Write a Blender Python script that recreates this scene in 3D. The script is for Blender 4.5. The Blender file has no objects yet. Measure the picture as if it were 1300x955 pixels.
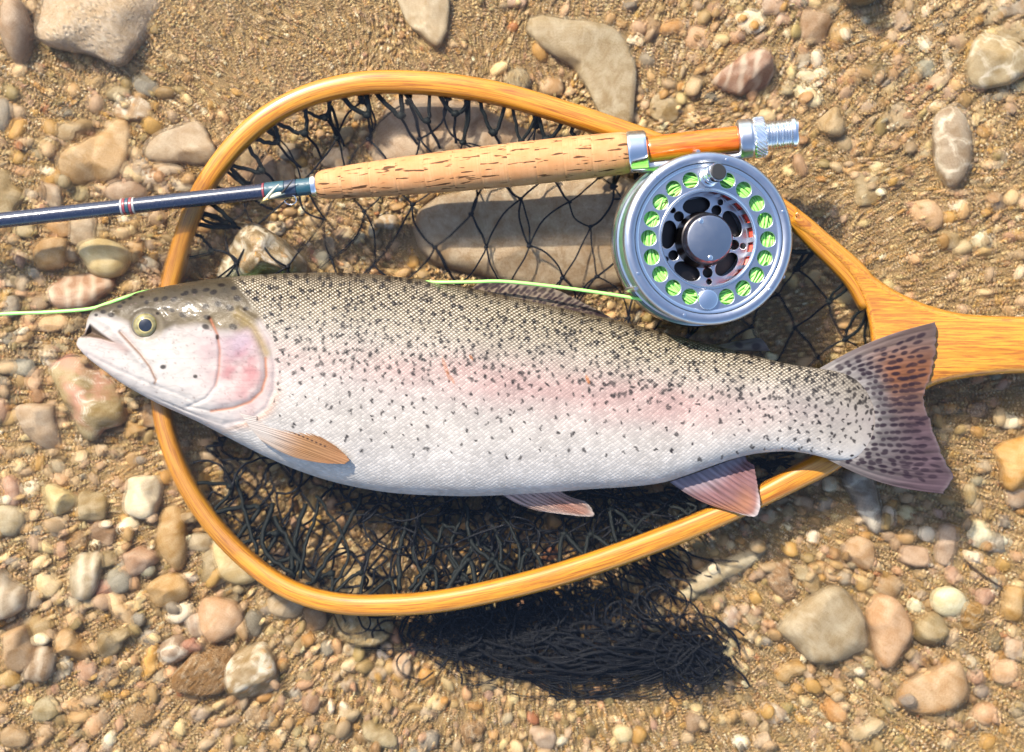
import bpy, bmesh, math, random
import numpy as np
from mathutils import Vector

# ------------------------------------------------------------------ camera, sky, sun, exposure
C = bpy.context.scene
K = 0.0004                      # one photo pixel on the water plane is 0.4 mm
CAM_H = 2200.0                  # camera height above the water, in those units
W, HGT = 1300.0, 955.0
cam_d = bpy.data.cameras.new("camera")
cam_d.sensor_width = 36.0
cam_d.lens = 36.0 * CAM_H / W
cam_d.clip_start = 0.01
cam_d.clip_end = 200.0
cam = bpy.data.objects.new("camera", cam_d)
C.collection.objects.link(cam)
cam.location = (0, 0, CAM_H * K)
cam_d.dof.use_dof = True
cam_d.dof.focus_distance = (CAM_H - 45) * K
cam_d.dof.aperture_fstop = 5.0
C.camera = cam
C.render.resolution_x, C.render.resolution_y = 1024, 752

SUN_ELEV = math.radians(47)
SHX, SHY = 0.60, -0.80          # where shadows fall on the ground
sun_dir = Vector((-SHX * math.cos(SUN_ELEV), -SHY * math.cos(SUN_ELEV), math.sin(SUN_ELEV)))
sun_d = bpy.data.lights.new("sun", 'SUN')
sun_d.energy = 4.9
sun_d.angle = math.radians(0.8)
sun_d.color = (1.0, 0.91, 0.78)
sun = bpy.data.objects.new("sun", sun_d)
C.collection.objects.link(sun)
sun.rotation_euler = sun_dir.to_track_quat('Z', 'Y').to_euler()
sun.location = sun_dir * 3
world = bpy.data.worlds.new("World")
C.world = world
world.use_nodes = True
wn = world.node_tree.nodes
bg = wn["Background"]
sky = wn.new("ShaderNodeTexSky")
sky.sky_type = 'NISHITA'
sky.sun_disc = False
sky.sun_elevation = SUN_ELEV
sky.sun_rotation = math.atan2(sun_dir.x, sun_dir.y)
world.node_tree.links.new(sky.outputs[0], bg.inputs[0])
bg.inputs[1].default_value = 0.15
C.view_settings.view_transform = 'Standard'
C.view_settings.look = 'None'
C.view_settings.exposure = 0.92
C.view_settings.gamma = 1.0
C.cycles.use_denoising = True
C.cycles.max_bounces = 8
C.cycles.transparent_max_bounces = 16
C.cycles.caustics_reflective = False
C.cycles.caustics_refractive = True      # the bed is seen through the refracting water

rng = np.random.default_rng(7)
random.seed(7)

# ------------------------------------------------------------------ helpers
def P(px, py, h=0.0):
    """photo pixel + height (pixel units) -> metres"""
    s = (CAM_H - h) / CAM_H
    return ((px - W / 2) * s * K, (HGT / 2 - py) * s * K, h * K)

def PA(px, py, h):
    px, py, h = np.broadcast_arrays(np.asarray(px, float), np.asarray(py, float), np.asarray(h, float))
    s = (CAM_H - h) / CAM_H
    return np.stack([(px - W / 2) * s * K, (HGT / 2 - py) * s * K, h * K], -1)

def link(name, me, mat=None, parent=None, smooth=True):
    o = bpy.data.objects.new(name, me)
    C.collection.objects.link(o)
    if mat is not None and len(me.materials) == 0:
        me.materials.append(mat)
    if parent is not None:
        o.parent = parent
    return o

def mesh_np(name, v, f, mat=None, smooth=True, col=None, uv=None):
    """v (N,3); f list of arrays (M,k)"""
    if not isinstance(f, (list, tuple)):
        f = [f]
    me = bpy.data.meshes.new(name)
    me.vertices.add(len(v))
    me.vertices.foreach_set("co", np.asarray(v, np.float32).ravel())
    loops = np.concatenate([a.ravel() for a in f]).astype(np.int32)
    tot = np.concatenate([np.full(len(a), a.shape[1], np.int32) for a in f])
    start = np.concatenate([[0], np.cumsum(tot)[:-1]]).astype(np.int32)
    me.loops.add(len(loops))
    me.loops.foreach_set("vertex_index", loops)
    me.polygons.add(len(tot))
    me.polygons.foreach_set("loop_start", start)
    me.polygons.foreach_set("loop_total", tot)
    me.update(calc_edges=True)
    me.polygons.foreach_set("use_smooth", np.full(len(tot), smooth))
    if col is not None:
        a = me.color_attributes.new("Col", 'FLOAT_COLOR', 'POINT')
        c4 = np.ones((len(v), 4), np.float32)
        c4[:, :3] = col
        a.data.foreach_set("color", c4.ravel())
    if uv is not None:
        l = me.uv_layers.new(name="UVMap")
        l.data.foreach_set("uv", np.asarray(uv, np.float32)[loops].ravel())
    me.validate(clean_customdata=False)
    if mat is not None:
        me.materials.append(mat)
    return me

def grid_faces(n, m, close_n=False, close_m=False):
    """vertex index i*m+j"""
    i = np.arange(n if close_n else n - 1)
    j = np.arange(m if close_m else m - 1)
    I, J = np.meshgrid(i, j, indexing='ij')
    I2, J2 = (I + 1) % n, (J + 1) % m
    return np.stack([I * m + J, I2 * m + J, I2 * m + J2, I * m + J2], -1).reshape(-1, 4)

def catmull(pts, n):
    pts = np.asarray(pts, float)
    d = np.concatenate([[0], np.cumsum(np.linalg.norm(np.diff(pts[:, :3], axis=0), axis=1) + 1e-9)])
    t = np.linspace(0, d[-1], n)
    p = np.concatenate([[2 * pts[0] - pts[1]], pts, [2 * pts[-1] - pts[-2]]])
    k = np.clip(np.searchsorted(d, t, side='right') - 1, 0, len(pts) - 2)
    u = ((t - d[k]) / (d[k + 1] - d[k]))[:, None]
    p0, p1, p2, p3 = p[k], p[k + 1], p[k + 2], p[k + 3]
    return 0.5 * (2 * p1 + (p2 - p0) * u + (2 * p0 - 5 * p1 + 4 * p2 - p3) * u ** 2 + (3 * p1 - p0 - 3 * p2 + p3) * u ** 3)

def tube(path, ra, rb=None, sides=8, power=2.0, cap=True):
    """path (n,3) metres, ra across / rb vertical radius (px units, scalar or (n,)). returns v,f list,uv"""
    path = np.asarray(path, float)
    n = len(path)
    ra = np.broadcast_to(np.asarray(ra, float), (n,)) * K
    rb = ra if rb is None else np.broadcast_to(np.asarray(rb, float), (n,)) * K
    t = np.gradient(path, axis=0)
    t /= np.linalg.norm(t, axis=1)[:, None] + 1e-12
    up = np.array([0, 0, 1.0])
    sd = np.cross(t, up)
    bad = np.linalg.norm(sd, axis=1) < 1e-3
    sd[bad] = (1, 0, 0)
    sd /= np.linalg.norm(sd, axis=1)[:, None]
    nn = np.cross(sd, t)
    a = np.arange(sides) / sides * 2 * math.pi
    ca = np.sign(np.cos(a)) * np.abs(np.cos(a)) ** (2 / power)
    sa = np.sign(np.sin(a)) * np.abs(np.sin(a)) ** (2 / power)
    v = path[:, None] + sd[:, None] * (ca[None, :, None] * ra[:, None, None]) + nn[:, None] * (sa[None, :, None] * rb[:, None, None])
    f = [grid_faces(n, sides, close_m=True)]
    v = v.reshape(-1, 3)
    L = np.concatenate([[0], np.cumsum(np.linalg.norm(np.diff(path, axis=0), axis=1))]) / K
    uv = np.stack([np.repeat(L, sides), np.tile(np.abs(np.arange(sides) - sides / 2) / sides * 2 * math.pi * ra.mean() / K, n)], -1)
    if cap:
        f.append(np.arange(sides)[None, :])
        f.append((np.arange(sides)[::-1] + (n - 1) * sides)[None, :])
    return v, f, uv

class Acc:
    """collects several shapes into one mesh"""
    def __init__(s):
        s.v, s.f, s.c, s.u, s.n = [], {}, [], [], 0
    def add(s, v, f, col=None, uv=None):
        for a in (f if isinstance(f, (list, tuple)) else [f]):
            s.f.setdefault(a.shape[1], []).append(a + s.n)
        s.v.append(v)
        s.n += len(v)
        if col is not None:
            s.c.append(np.broadcast_to(np.asarray(col, float), (len(v), 3)))
        if uv is not None:
            s.u.append(uv)
    def mesh(s, name, mat, smooth=True):
        return mesh_np(name, np.concatenate(s.v), [np.concatenate(x) for x in s.f.values()], mat, smooth,
                       np.concatenate(s.c) if s.c else None, np.concatenate(s.u) if s.u else None)

def inside(poly, x, y):
    poly = np.asarray(poly, float)
    x, y = np.asarray(x, float), np.asarray(y, float)
    r = np.zeros(x.shape, bool)
    j = len(poly) - 1
    for i in range(len(poly)):
        xi, yi = poly[i]
        xj, yj = poly[j]
        c = ((yi > y) != (yj > y)) & (x < (xj - xi) * (y - yi) / (yj - yi + 1e-12) + xi)
        r ^= c
        j = i
    return r

def dist_poly(pts, x, y):
    """distance to an open polyline, plus signed side and arc parameter 0..1"""
    pts = np.asarray(pts, float)
    x, y = np.asarray(x, float), np.asarray(y, float)
    best = np.full(x.shape, 1e9)
    par = np.zeros(x.shape)
    for i in range(len(pts) - 1):
        ax, ay = pts[i]
        dx, dy = pts[i + 1] - pts[i]
        t = np.clip(((x - ax) * dx + (y - ay) * dy) / (dx * dx + dy * dy + 1e-9), 0, 1)
        d = np.hypot(x - ax - t * dx, y - ay - t * dy)
        m = d < best
        best[m] = d[m]
        par[m] = (i + t[m]) / (len(pts) - 1)
    return best, par

def sstep(a, b, x):
    t = np.clip((x - a) / (b - a), 0, 1)
    return t * t * (3 - 2 * t)

class Noise2:
    """value noise on a hashed lattice"""
    def __init__(s, seed):
        s.t = np.random.default_rng(seed).random((256, 256))
    def __call__(s, x, y):
        x, y = np.asarray(x, float), np.asarray(y, float)
        xi, yi = np.floor(x).astype(int), np.floor(y).astype(int)
        fx, fy = x - xi, y - yi
        fx, fy = fx * fx * (3 - 2 * fx), fy * fy * (3 - 2 * fy)
        g = lambda i, j: s.t[i & 255, j & 255]
        return (g(xi, yi) * (1 - fx) + g(xi + 1, yi) * fx) * (1 - fy) + (g(xi, yi + 1) * (1 - fx) + g(xi + 1, yi + 1) * fx) * fy - 0.5
    def fbm(s, x, y, o=4):
        r, a = 0, 1.0
        for i in range(o):
            r = r + a * s(x * 2 ** i + 17 * i, y * 2 ** i + 31 * i)
            a *= 0.5
        return r
N1, N2, N3 = Noise2(1), Noise2(2), Noise2(3)

def tag(o, label=None, cat=None, group=None, kind=None):
    if label: o['label'] = label
    if cat: o['category'] = cat
    if group: o['group'] = group
    if kind: o['kind'] = kind
    return o

def empty(name, loc):
    o = bpy.data.objects.new(name, None)
    o.empty_display_size = 0.01
    C.collection.objects.link(o)
    o.location = loc
    return o

def part(name, me, parent, mat=None):
    """mesh in world coordinates -> child of an Empty, kept in place"""
    o = link(name, me, mat, parent)
    w = Vector((0, 0, 0))
    q = parent
    while q is not None:
        w += q.location
        q = q.parent
    o.location = -w
    return o

# ------------------------------------------------------------------ materials
class Mat:
    def __init__(s, name):
        s.m = bpy.data.materials.new(name)
        s.m.use_nodes = True
        s.t = s.m.node_tree
        s.n = s.t.nodes
        s.b = s.n["Principled BSDF"]
    def node(s, typ, **kw):
        x = s.n.new(typ)
        for k, v in kw.items():
            if k in ('op',):
                x.operation = v
            elif hasattr(x, k) and k not in ('inputs',):
                setattr(x, k, v)
            else:
                x.inputs[k.replace('_', ' ')].default_value = v
        return x
    def l(s, a, b):
        s.t.links.new(a, b)
    def math(s, op, a, b=None, c=None, clamp=False):
        x = s.n.new("ShaderNodeMath")
        x.operation = op
        x.use_clamp = clamp
        for i, q in enumerate((a, b, c)):
            if q is None: continue
            if isinstance(q, (int, float)): x.inputs[i].default_value = q
            else: s.l(q, x.inputs[i])
        return x.outputs[0]
    def mix(s, fac, a, b, mode='MIX'):
        x = s.n.new("ShaderNodeMix")
        x.data_type = 'RGBA'
        x.blend_type = mode
        for q, i in ((fac, 0), (a, 6), (b, 7)):
            if isinstance(q, (int, float)): x.inputs[i].default_value = q
            elif isinstance(q, tuple): x.inputs[i].default_value = (*q[:3], 1)
            else: s.l(q, x.inputs[i])
        return x.outputs[2]
    def ramp(s, fac, stops):
        x = s.n.new("ShaderNodeValToRGB")
        e = x.color_ramp.elements
        while len(e) < len(stops): e.new(0.5)
        for q, (p, c) in zip(e, stops):
            q.position = p
            q.color = (c, c, c, 1) if isinstance(c, (int, float)) else (*c, 1)
        s.l(fac, x.inputs[0])
        return x.outputs[0]
    def coords(s, kind='Object', scale=(1, 1, 1), rnd=False):
        tc = s.n.new("ShaderNodeTexCoord")
        mp = s.n.new("ShaderNodeMapping")
        sc = 1 / K if kind == 'Object' else 1
        mp.inputs['Scale'].default_value = tuple(sc * q for q in scale)
        s.l(tc.outputs[kind], mp.inputs[0])
        out = mp.outputs[0]
        if rnd:
            oi = s.n.new("ShaderNodeObjectInfo")
            v = s.n.new("ShaderNodeVectorMath")
            v.operation = 'ADD'
            m = s.math('MULTIPLY', oi.outputs['Random'], 917.0)
            s.l(out, v.inputs[0])
            s.l(m, v.inputs[1])
            out = v.outputs[0]
        return out
    def noise(s, vec, scale, detail=3, rough=0.55, dist=0.0):
        x = s.n.new("ShaderNodeTexNoise")
        s.l(vec, x.inputs['Vector'])
        x.inputs['Scale'].default_value = scale
        x.inputs['Detail'].default_value = detail
        x.inputs['Roughness'].default_value = rough
        x.inputs['Distortion'].default_value = dist
        return x.outputs[0]
    def bump(s, h, strength=0.5, dist=1.0, normal=None):
        x = s.n.new("ShaderNodeBump")
        x.inputs['Strength'].default_value = strength
        x.inputs['Distance'].default_value = dist * K
        s.l(h, x.inputs['Height'])
        if normal is not None: s.l(normal, x.inputs['Normal'])
        s.l(x.outputs[0], s.b.inputs['Normal'])
        return x.outputs[0]
    def set(s, **kw):
        for k, v in kw.items():
            s.b.inputs[k.replace('_', ' ')].default_value = v if not isinstance(v, tuple) else (*v, 1)
        return s
    def attr(s, name="Col"):
        x = s.n.new("ShaderNodeAttribute")
        x.attribute_name = name
        return x.outputs[0]

def simple(name, col, rough=0.4, metal=0.0, **kw):
    m = Mat(name)
    m.set(Base_Color=col, Roughness=rough, Metallic=metal, **kw)
    return m.m

def stone_mat(kind):
    m = Mat("stone_" + kind)
    oi = m.n.new("ShaderNodeObjectInfo")
    base = oi.outputs['Color']
    v = m.coords(rnd=True)
    n1 = m.noise(v, 0.055, 4, 0.6, 0.6)
    n2 = m.noise(v, 0.35, 5, 0.65)
    n3 = m.noise(v, 1.1, 2, 0.6)
    lo = m.mix(1.0, base, (0.80, 0.72, 0.60), 'MULTIPLY')
    hi = m.mix(0.22, base, (0.78, 0.70, 0.56))
    col = m.mix(m.ramp(n1, [(0.33, 0.0), (0.66, 1.0)]), lo, hi)
    col = m.mix(m.math('MULTIPLY', m.ramp(n2, [(0.45, 0.0), (0.62, 1.0)]), 0.38), col, m.mix(1.0, base, (0.58, 0.50, 0.40), 'MULTIPLY'))
    col = m.mix(m.ramp(n3, [(0.62, 0.0), (0.72, 0.35)]), col, (0.62, 0.55, 0.42))
    hgt = m.math('ADD', m.math('MULTIPLY', n2, 1.0), m.math('MULTIPLY', n3, 0.35))
    bs = 0.45
    if kind == 'veined':
        wv = m.n.new("ShaderNodeTexVoronoi")
        wv.feature = 'DISTANCE_TO_EDGE'
        nn = m.n.new("ShaderNodeTexNoise")
        m.l(v, nn.inputs['Vector'])
        nn.inputs['Scale'].default_value = 0.05
        nn.inputs['Detail'].default_value = 3
        vm = m.n.new("ShaderNodeVectorMath"); vm.operation = 'MULTIPLY_ADD'
        m.l(nn.outputs[1], vm.inputs[0]); vm.inputs[1].default_value = (26, 26, 26); m.l(v, vm.inputs[2])
        m.l(vm.outputs[0], wv.inputs['Vector'])
        wv.inputs['Scale'].default_value = 0.024
        ln = m.ramp(wv.outputs['Distance'], [(0.0, 1.0), (0.035, 0.85), (0.075, 0.0)])
        ln = m.math('MULTIPLY', ln, m.ramp(n1, [(0.35, 0.15), (0.55, 1.0)]))
        col = m.mix(m.math('MULTIPLY', ln, 0.75), col, (0.70, 0.61, 0.47))
    elif kind == 'banded':
        w = m.n.new("ShaderNodeTexWave")
        m.l(v, w.inputs['Vector'])
        w.inputs['Scale'].default_value = 0.017
        w.inputs['Distortion'].default_value = 6.5
        w.inputs['Detail'].default_value = 3
        w.inputs['Detail Scale'].default_value = 1.2
        col = m.mix(m.math('MULTIPLY', m.ramp(w.outputs[1], [(0.45, 0.0), (0.95, 1.0)]), 0.42), col, (0.70, 0.60, 0.46))
    elif kind == 'patchy':
        n4 = m.noise(v, 0.045, 5, 0.6, 0.8)
        col = m.mix(m.ramp(n4, [(0.48, 0.0), (0.62, 0.9)]), col, (0.66, 0.58, 0.45))
        n5 = m.noise(v, 0.09, 4, 0.6, 0.5)
        col = m.mix(m.ramp(n5, [(0.60, 0.0), (0.68, 0.8)]), col, (0.50, 0.24, 0.05))
    elif kind == 'rough':
        n4 = m.noise(v, 0.16, 5, 0.7)
        vo = m.n.new("ShaderNodeTexVoronoi")
        m.l(v, vo.inputs['Vector'])
        vo.inputs['Scale'].default_value = 0.14
        pit = m.ramp(vo.outputs['Distance'], [(0.15, 0.0), (0.4, 1.0)])
        col = m.mix(m.ramp(n4, [(0.38, 0.55), (0.6, 0.0)]), col, m.mix(1.0, base, (0.62, 0.52, 0.38), 'MULTIPLY'))
        col = m.mix(m.ramp(n4, [(0.55, 0.0), (0.7, 0.6)]), col, (0.75, 0.68, 0.52))
        hgt = m.math('ADD', hgt, m.math('MULTIPLY', m.math('ADD', n4, m.math('MULTIPLY', pit, 0.4)), 4.0))
        bs = 0.9
    elif kind == 'flushed':
        n4 = m.noise(v, 0.02, 3, 0.55, 0.5)
        col = m.mix(m.ramp(n4, [(0.48, 0.0), (0.62, 0.85)]), col, (0.50, 0.24, 0.17))
        n5 = m.noise(v, 0.05, 5, 0.62, 1.2)
        col = m.mix(m.ramp(n5, [(0.56, 0.0), (0.66, 0.75)]), col, (0.74, 0.66, 0.55))
    m.l(col, m.b.inputs['Base Color'])
    m.bump(hgt, bs, 2.2)
    m.l(m.ramp(n2, [(0.3, 0.42), (0.7, 0.62)]), m.b.inputs['Roughness'])
    m.set(Specular_IOR_Level=0.35)
    return m.m
STONE = {k: stone_mat(k) for k in ('plain', 'veined', 'banded', 'patchy', 'rough', 'flushed')}

def gravel_mat():
    m = Mat("gravel")
    v = m.coords()
    n = m.noise(v, 0.5, 3, 0.6)
    c = m.mix(m.ramp(n, [(0.35, 0.45), (0.65, 0.0)]), m.attr(), m.mix(1.0, m.attr(), (0.6, 0.52, 0.42), 'MULTIPLY'))
    m.l(c, m.b.inputs['Base Color'])
    m.bump(n, 0.3, 1.5)
    m.set(Roughness=0.5, Specular_IOR_Level=0.35)
    return m.m

def sand_mat():
    m = Mat("sand")
    v = m.coords()
    a = m.noise(v, 0.012, 4, 0.6)
    b = m.noise(v, 0.35, 4, 0.7)
    c = m.noise(v, 0.9, 2, 0.6)
    col = m.mix(m.ramp(a, [(0.35, 0.0), (0.65, 1.0)]), (0.31, 0.205, 0.085), (0.42, 0.29, 0.135))
    col = m.mix(m.ramp(b, [(0.4, 0.65), (0.6, 0.0)]), col, (0.27, 0.17, 0.075))
    col = m.mix(m.ramp(c, [(0.58, 0.0), (0.70, 0.7)]), col, (0.62, 0.50, 0.33))
    m.l(col, m.b.inputs['Base Color'])
    m.bump(m.math('ADD', b, m.math('MULTIPLY', c, 0.6)), 0.8, 4.0)
    m.set(Roughness=0.6, Specular_IOR_Level=0.25)
    return m.m

def wood_mat(name, uv):
    m = Mat(name)
    if uv:
        v = m.coords('UV', (0.010, 0.42, 1))
        vf = m.coords('UV', (0.016, 0.85, 1))
    else:
        v = m.coords('Object', (0.012, 0.16, 0.30))
        vf = m.coords('Object', (0.03, 0.7, 1.2))
    a = m.noise(v, 1.0, 4, 0.6, 0.6)
    b = m.noise(vf, 1.0, 4, 0.7, 0.2)
    col = m.ramp(a, [(0.30, (0.24, 0.076, 0.005)), (0.43, (0.45, 0.178, 0.011)), (0.58, (0.54, 0.25, 0.019)), (0.74, (0.35, 0.12, 0.008))])
    col = m.mix(m.ramp(b, [(0.48, 0.0), (0.62, 0.85)]), col, (0.25, 0.07, 0.008))
    m.l(col, m.b.inputs['Base Color'])
    m.bump(b, 0.12, 1.0)
    m.set(Roughness=0.38, Coat_Weight=0.6, Coat_Roughness=0.12)
    return m.m

def cork_mat():
    m = Mat("cork")
    oi = m.n.new("ShaderNodeObjectInfo")
    v = m.coords('UV', (1, 1, 1))
    vv = m.n.new("ShaderNodeVectorMath"); vv.operation = 'ADD'
    m.l(v, vv.inputs[0]); m.l(m.math('MULTIPLY', oi.outputs['Random'], 333.0), vv.inputs[1])
    def mp(sx, sy):
        q = m.n.new("ShaderNodeVectorMath"); q.operation = 'MULTIPLY'
        m.l(vv.outputs[0], q.inputs[0]); q.inputs[1].default_value = (sx, sy, 1)
        return q.outputs[0]
    ringlines = m.noise(mp(0.55, 0.02), 1.0, 3, 0.6)        # growth lines run round the grip
    blot = m.noise(mp(0.05, 0.07), 1.0, 4, 0.6)
    pit = m.noise(mp(0.036, 0.24), 1.0, 2, 0.5, 0.15)       # slots run along the grip
    dot = m.noise(mp(0.28, 0.28), 1.0, 3, 0.6)
    col = m.mix(m.ramp(blot, [(0.35, 0.0), (0.65, 1.0)]), (0.47, 0.215, 0.085), (0.57, 0.31, 0.15))
    col = m.mix(m.math('MULTIPLY', oi.outputs['Random'], 0.55), col, (0.45, 0.21, 0.08))
    col = m.mix(m.ramp(ringlines, [(0.40, 0.55), (0.54, 0.0)]), col, (0.44, 0.215, 0.085))
    pm = m.ramp(pit, [(0.595, 0.0), (0.63, 1.0)])
    dm = m.ramp(dot, [(0.70, 0.0), (0.75, 0.7)])
    al = m.math('MAXIMUM', pm, dm)
    col = m.mix(al, col, (0.085, 0.035, 0.012))
    m.l(col, m.b.inputs['Base Color'])
    m.bump(m.math('SUBTRACT', m.math('MULTIPLY', ringlines, 0.25), al), 0.5, 2.0)
    m.set(Roughness=0.72, Specular_IOR_Level=0.25)
    return m.m

def metal_mat(name, col, rough, brushed=False):
    m = Mat(name)
    m.set(Base_Color=col, Roughness=rough, Metallic=1.0)
    v = m.coords()
    n = m.noise(v, 0.12, 4, 0.65)
    m.l(m.ramp(n, [(0.3, rough * 0.92), (0.75, rough * 1.15)]), m.b.inputs['Roughness'])
    s = m.noise(v, 0.9, 2, 0.7)
    m.l(m.mix(m.ramp(s, [(0.66, 0.0), (0.78, 0.25)]), col, (0.25, 0.25, 0.26)), m.b.inputs['Base Color'])
    return m.m

MAT = {
    'gravel': gravel_mat(), 'sand': sand_mat(), 'wood': wood_mat('varnished_wood', True), 'wood_flat': wood_mat('varnished_handle', False),
    'cork': cork_mat(),
    'alu': metal_mat('satin_aluminium', (0.62, 0.63, 0.66), 0.30), 'alu_bright': metal_mat('polished_aluminium', (0.82, 0.82, 0.82), 0.16),
    'alu_blue': metal_mat('anodised_aluminium', (0.47, 0.495, 0.55), 0.33),
    'dark_metal': metal_mat('dark_metal', (0.05, 0.045, 0.045), 0.35),
    'black_rubber': simple('black_cap', (0.018, 0.018, 0.018), 0.6),
    'net': simple('net_cord', (0.006, 0.007, 0.011), 0.55, Specular_IOR_Level=0.2),
    'net_thick': simple('twisted_net_cord', (0.009, 0.012, 0.012), 0.65, Specular_IOR_Level=0.2),
    'line': simple('green_fly_line', (0.36, 0.82, 0.19), 0.35),
    'red': simple('red_backing', (0.80, 0.065, 0.025), 0.45),
    'gold': simple('brass_wire', (0.75, 0.55, 0.22), 0.3, 1.0),
    'pale_thread': simple('pale_thread', (0.72, 0.66, 0.45), 0.6),
}
# ------------------------------------------------------------------ river bed
COL = {'cream': (.62, .50, .31), 'white': (.74, .69, .59), 'tan': (.46, .31, .155), 'ochre': (.48, .29, .085), 'brown': (.32, .195, .09),
       'grey': (.43, .345, .25), 'bluegrey': (.27, .25, .225), 'olive': (.34, .26, .12), 'pink': (.47, .29, .205), 'rust': (.38, .145, .06),
       'dark': (.13, .105, .08), 'amber': (.54, .31, .06), 'peach': (.58, .38, .22), 'mauve': (.44, .32, .235), 'beige': (.54, .41, .28),
       'palegrey': (.54, .46, .34)}
WORD = {'cream': 'cream', 'white': 'white', 'tan': 'tan', 'ochre': 'ochre', 'brown': 'brown', 'grey': 'grey', 'bluegrey': 'blue-grey', 'olive': 'olive',
        'pink': 'dusty pink', 'rust': 'rust red', 'dark': 'dark grey', 'amber': 'amber', 'peach': 'peach', 'mauve': 'mauve brown', 'beige': 'beige', 'palegrey': 'pale grey'}

COL = {k: tuple(a * b * (.98 if k in ('white', 'cream', 'amber', 'dark') else .84) for a, b in zip(c, (.97, .875, .71))) for k, c in COL.items()}     # all of it warm river limestone and sandstone
BED = -74.0
HX0, HY0, HX1, HY1, HS = -160.0, -160.0, 1460.0, 1140.0, 2.0
hx = np.arange(HX0, HX1 + 1, HS)
hy = np.arange(HY0, HY1 + 1, HS)
GX, GY = np.meshgrid(hx, hy, indexing='ij')
bed0 = BED + 10 * N1.fbm(GX / 230, GY / 230, 3) + 3 * N2.fbm(GX / 40, GY / 40, 3)
hf = bed0.copy()
def hat(x, y, f=None):
    f = hf if f is None else f
    i = np.clip(((np.asarray(x, float) - HX0) / HS).round().astype(int), 0, len(hx) - 1)
    j = np.clip(((np.asarray(y, float) - HY0) / HS).round().astype(int), 0, len(hy) - 1)
    return f[i, j]

# the sand sheet: fine near the fish, running on far beyond the picture
def build_ground():
    step = 4
    xs, ys = hx[::step // 2], hy[::step // 2]
    fx = np.concatenate([[-12000, -5000, -2000, -700], xs, [2000, 3300, 6300, 13300]])
    fy = np.concatenate([[-12000, -5000, -2000, -700], ys, [1700, 3000, 6000, 13000]])
    X, Y = np.meshgrid(fx, fy, indexing='ij')
    Z = BED - 2 + 10 * N1.fbm(X / 230, Y / 230, 3) + 3 * N2.fbm(X / 40, Y / 40, 3) + 1.6 * N3.fbm(X / 9, Y / 9, 2)
    v = np.stack([(X - W / 2) * K, (HGT / 2 - Y) * K, Z * K], -1).reshape(-1, 3)
    f = grid_faces(len(fx), len(fy))[:, ::-1]
    o = link("ground", mesh_np("ground", v, f, MAT['sand']))
    tag(o, kind='structure')
build_ground()

def stone_verts(prof, ht, hb, seed, n=2.6, nth=36, nr=8, facets=0, rough=0.05):
    """prof: radius per angle (px, image angles). dome of height ht above and hb below. returns px-space verts (x, y-down, z) and faces"""
    r = np.random.default_rng(seed)
    th = np.arange(nth) / nth * 2 * math.pi
    ph = np.concatenate([np.linspace(0.0, 0.5, nr + 1)[1:], np.linspace(0.5, 1.0, 5)[1:-1]]) * math.pi
    rf = np.abs(np.sin(ph)) ** (2 / n)
    zf = np.sign(np.cos(ph)) * np.abs(np.cos(ph)) ** (2 / n)
    ux = rf[:, None] * np.cos(th)
    uy = rf[:, None] * np.sin(th)
    uz = np.repeat(zf[:, None], nth, 1)
    p = np.stack([ux, uy, uz], -1).reshape(-1, 3)
    p = np.concatenate([[[0, 0, 1.0]], p, [[0, 0, -1.0]]])
    for k in range(facets):                       # broken faces
        a = r.uniform(0, 2 * math.pi)
        el = r.uniform(0.35, 1.2)
        nv = np.array([math.cos(a) * math.cos(el), math.sin(a) * math.cos(el), math.sin(el)])
        d = r.uniform(0.62, 0.86)
        e = np.maximum(0, p @ nv - d)
        p = p - e[:, None] * nv * 0.92
    w = np.zeros(len(p))
    for k in range(7):
        q = r.normal(size=3) * (1.4 + 0.55 * k)
        w += np.sin(p @ q + r.uniform(0, 6.3)) / (1 + 0.55 * k)
    p = p * (1 + rough * 0.55 * w)[:, None]
    tha = np.arctan2(p[:, 1], p[:, 0]) % (2 * math.pi)
    R = np.interp(tha, np.concatenate([th, [2 * math.pi]]), np.concatenate([prof, prof[:1]]))
    tx, ty = r.normal(0, 0.10, 2)
    z = np.where(p[:, 2] > 0, p[:, 2] * ht, p[:, 2] * hb)
    X, Y = p[:, 0] * R, p[:, 1] * R
    z = z + np.clip(tx * X + ty * Y, -ht * 0.35, ht * 0.35)
    v = np.stack([X, Y, z], -1)
    m = len(ph)
    f4 = grid_faces(m, nth, close_m=True) + 1
    top = np.stack([np.zeros(nth, int), 1 + (np.arange(nth) + 1) % nth, 1 + np.arange(nth)], -1)
    b0 = 1 + (m - 1) * nth
    bot = np.stack([np.full(nth, len(v) - 1), b0 + np.arange(nth), b0 + (np.arange(nth) + 1) % nth], -1)
    return v, f4, np.concatenate([top, bot])[:, ::-1]

def profile_poly(poly, nth=36):
    poly = np.asarray(poly, float)
    c = poly.mean(0)
    q = catmull(np.concatenate([poly, poly[:1]]), 240)[:-1]
    q = 0.55 * q + 0.45 * (np.roll(q, 5, 0) + np.roll(q, -5, 0)) / 2
    a = np.arctan2(q[:, 1] - c[1], q[:, 0] - c[0]) % (2 * math.pi)
    rr = np.hypot(q[:, 0] - c[0], q[:, 1] - c[1])
    o = np.argsort(a)
    th = np.arange(nth) / nth * 2 * math.pi
    return c, np.interp(th, a[o], rr[o], period=2 * math.pi)

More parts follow.
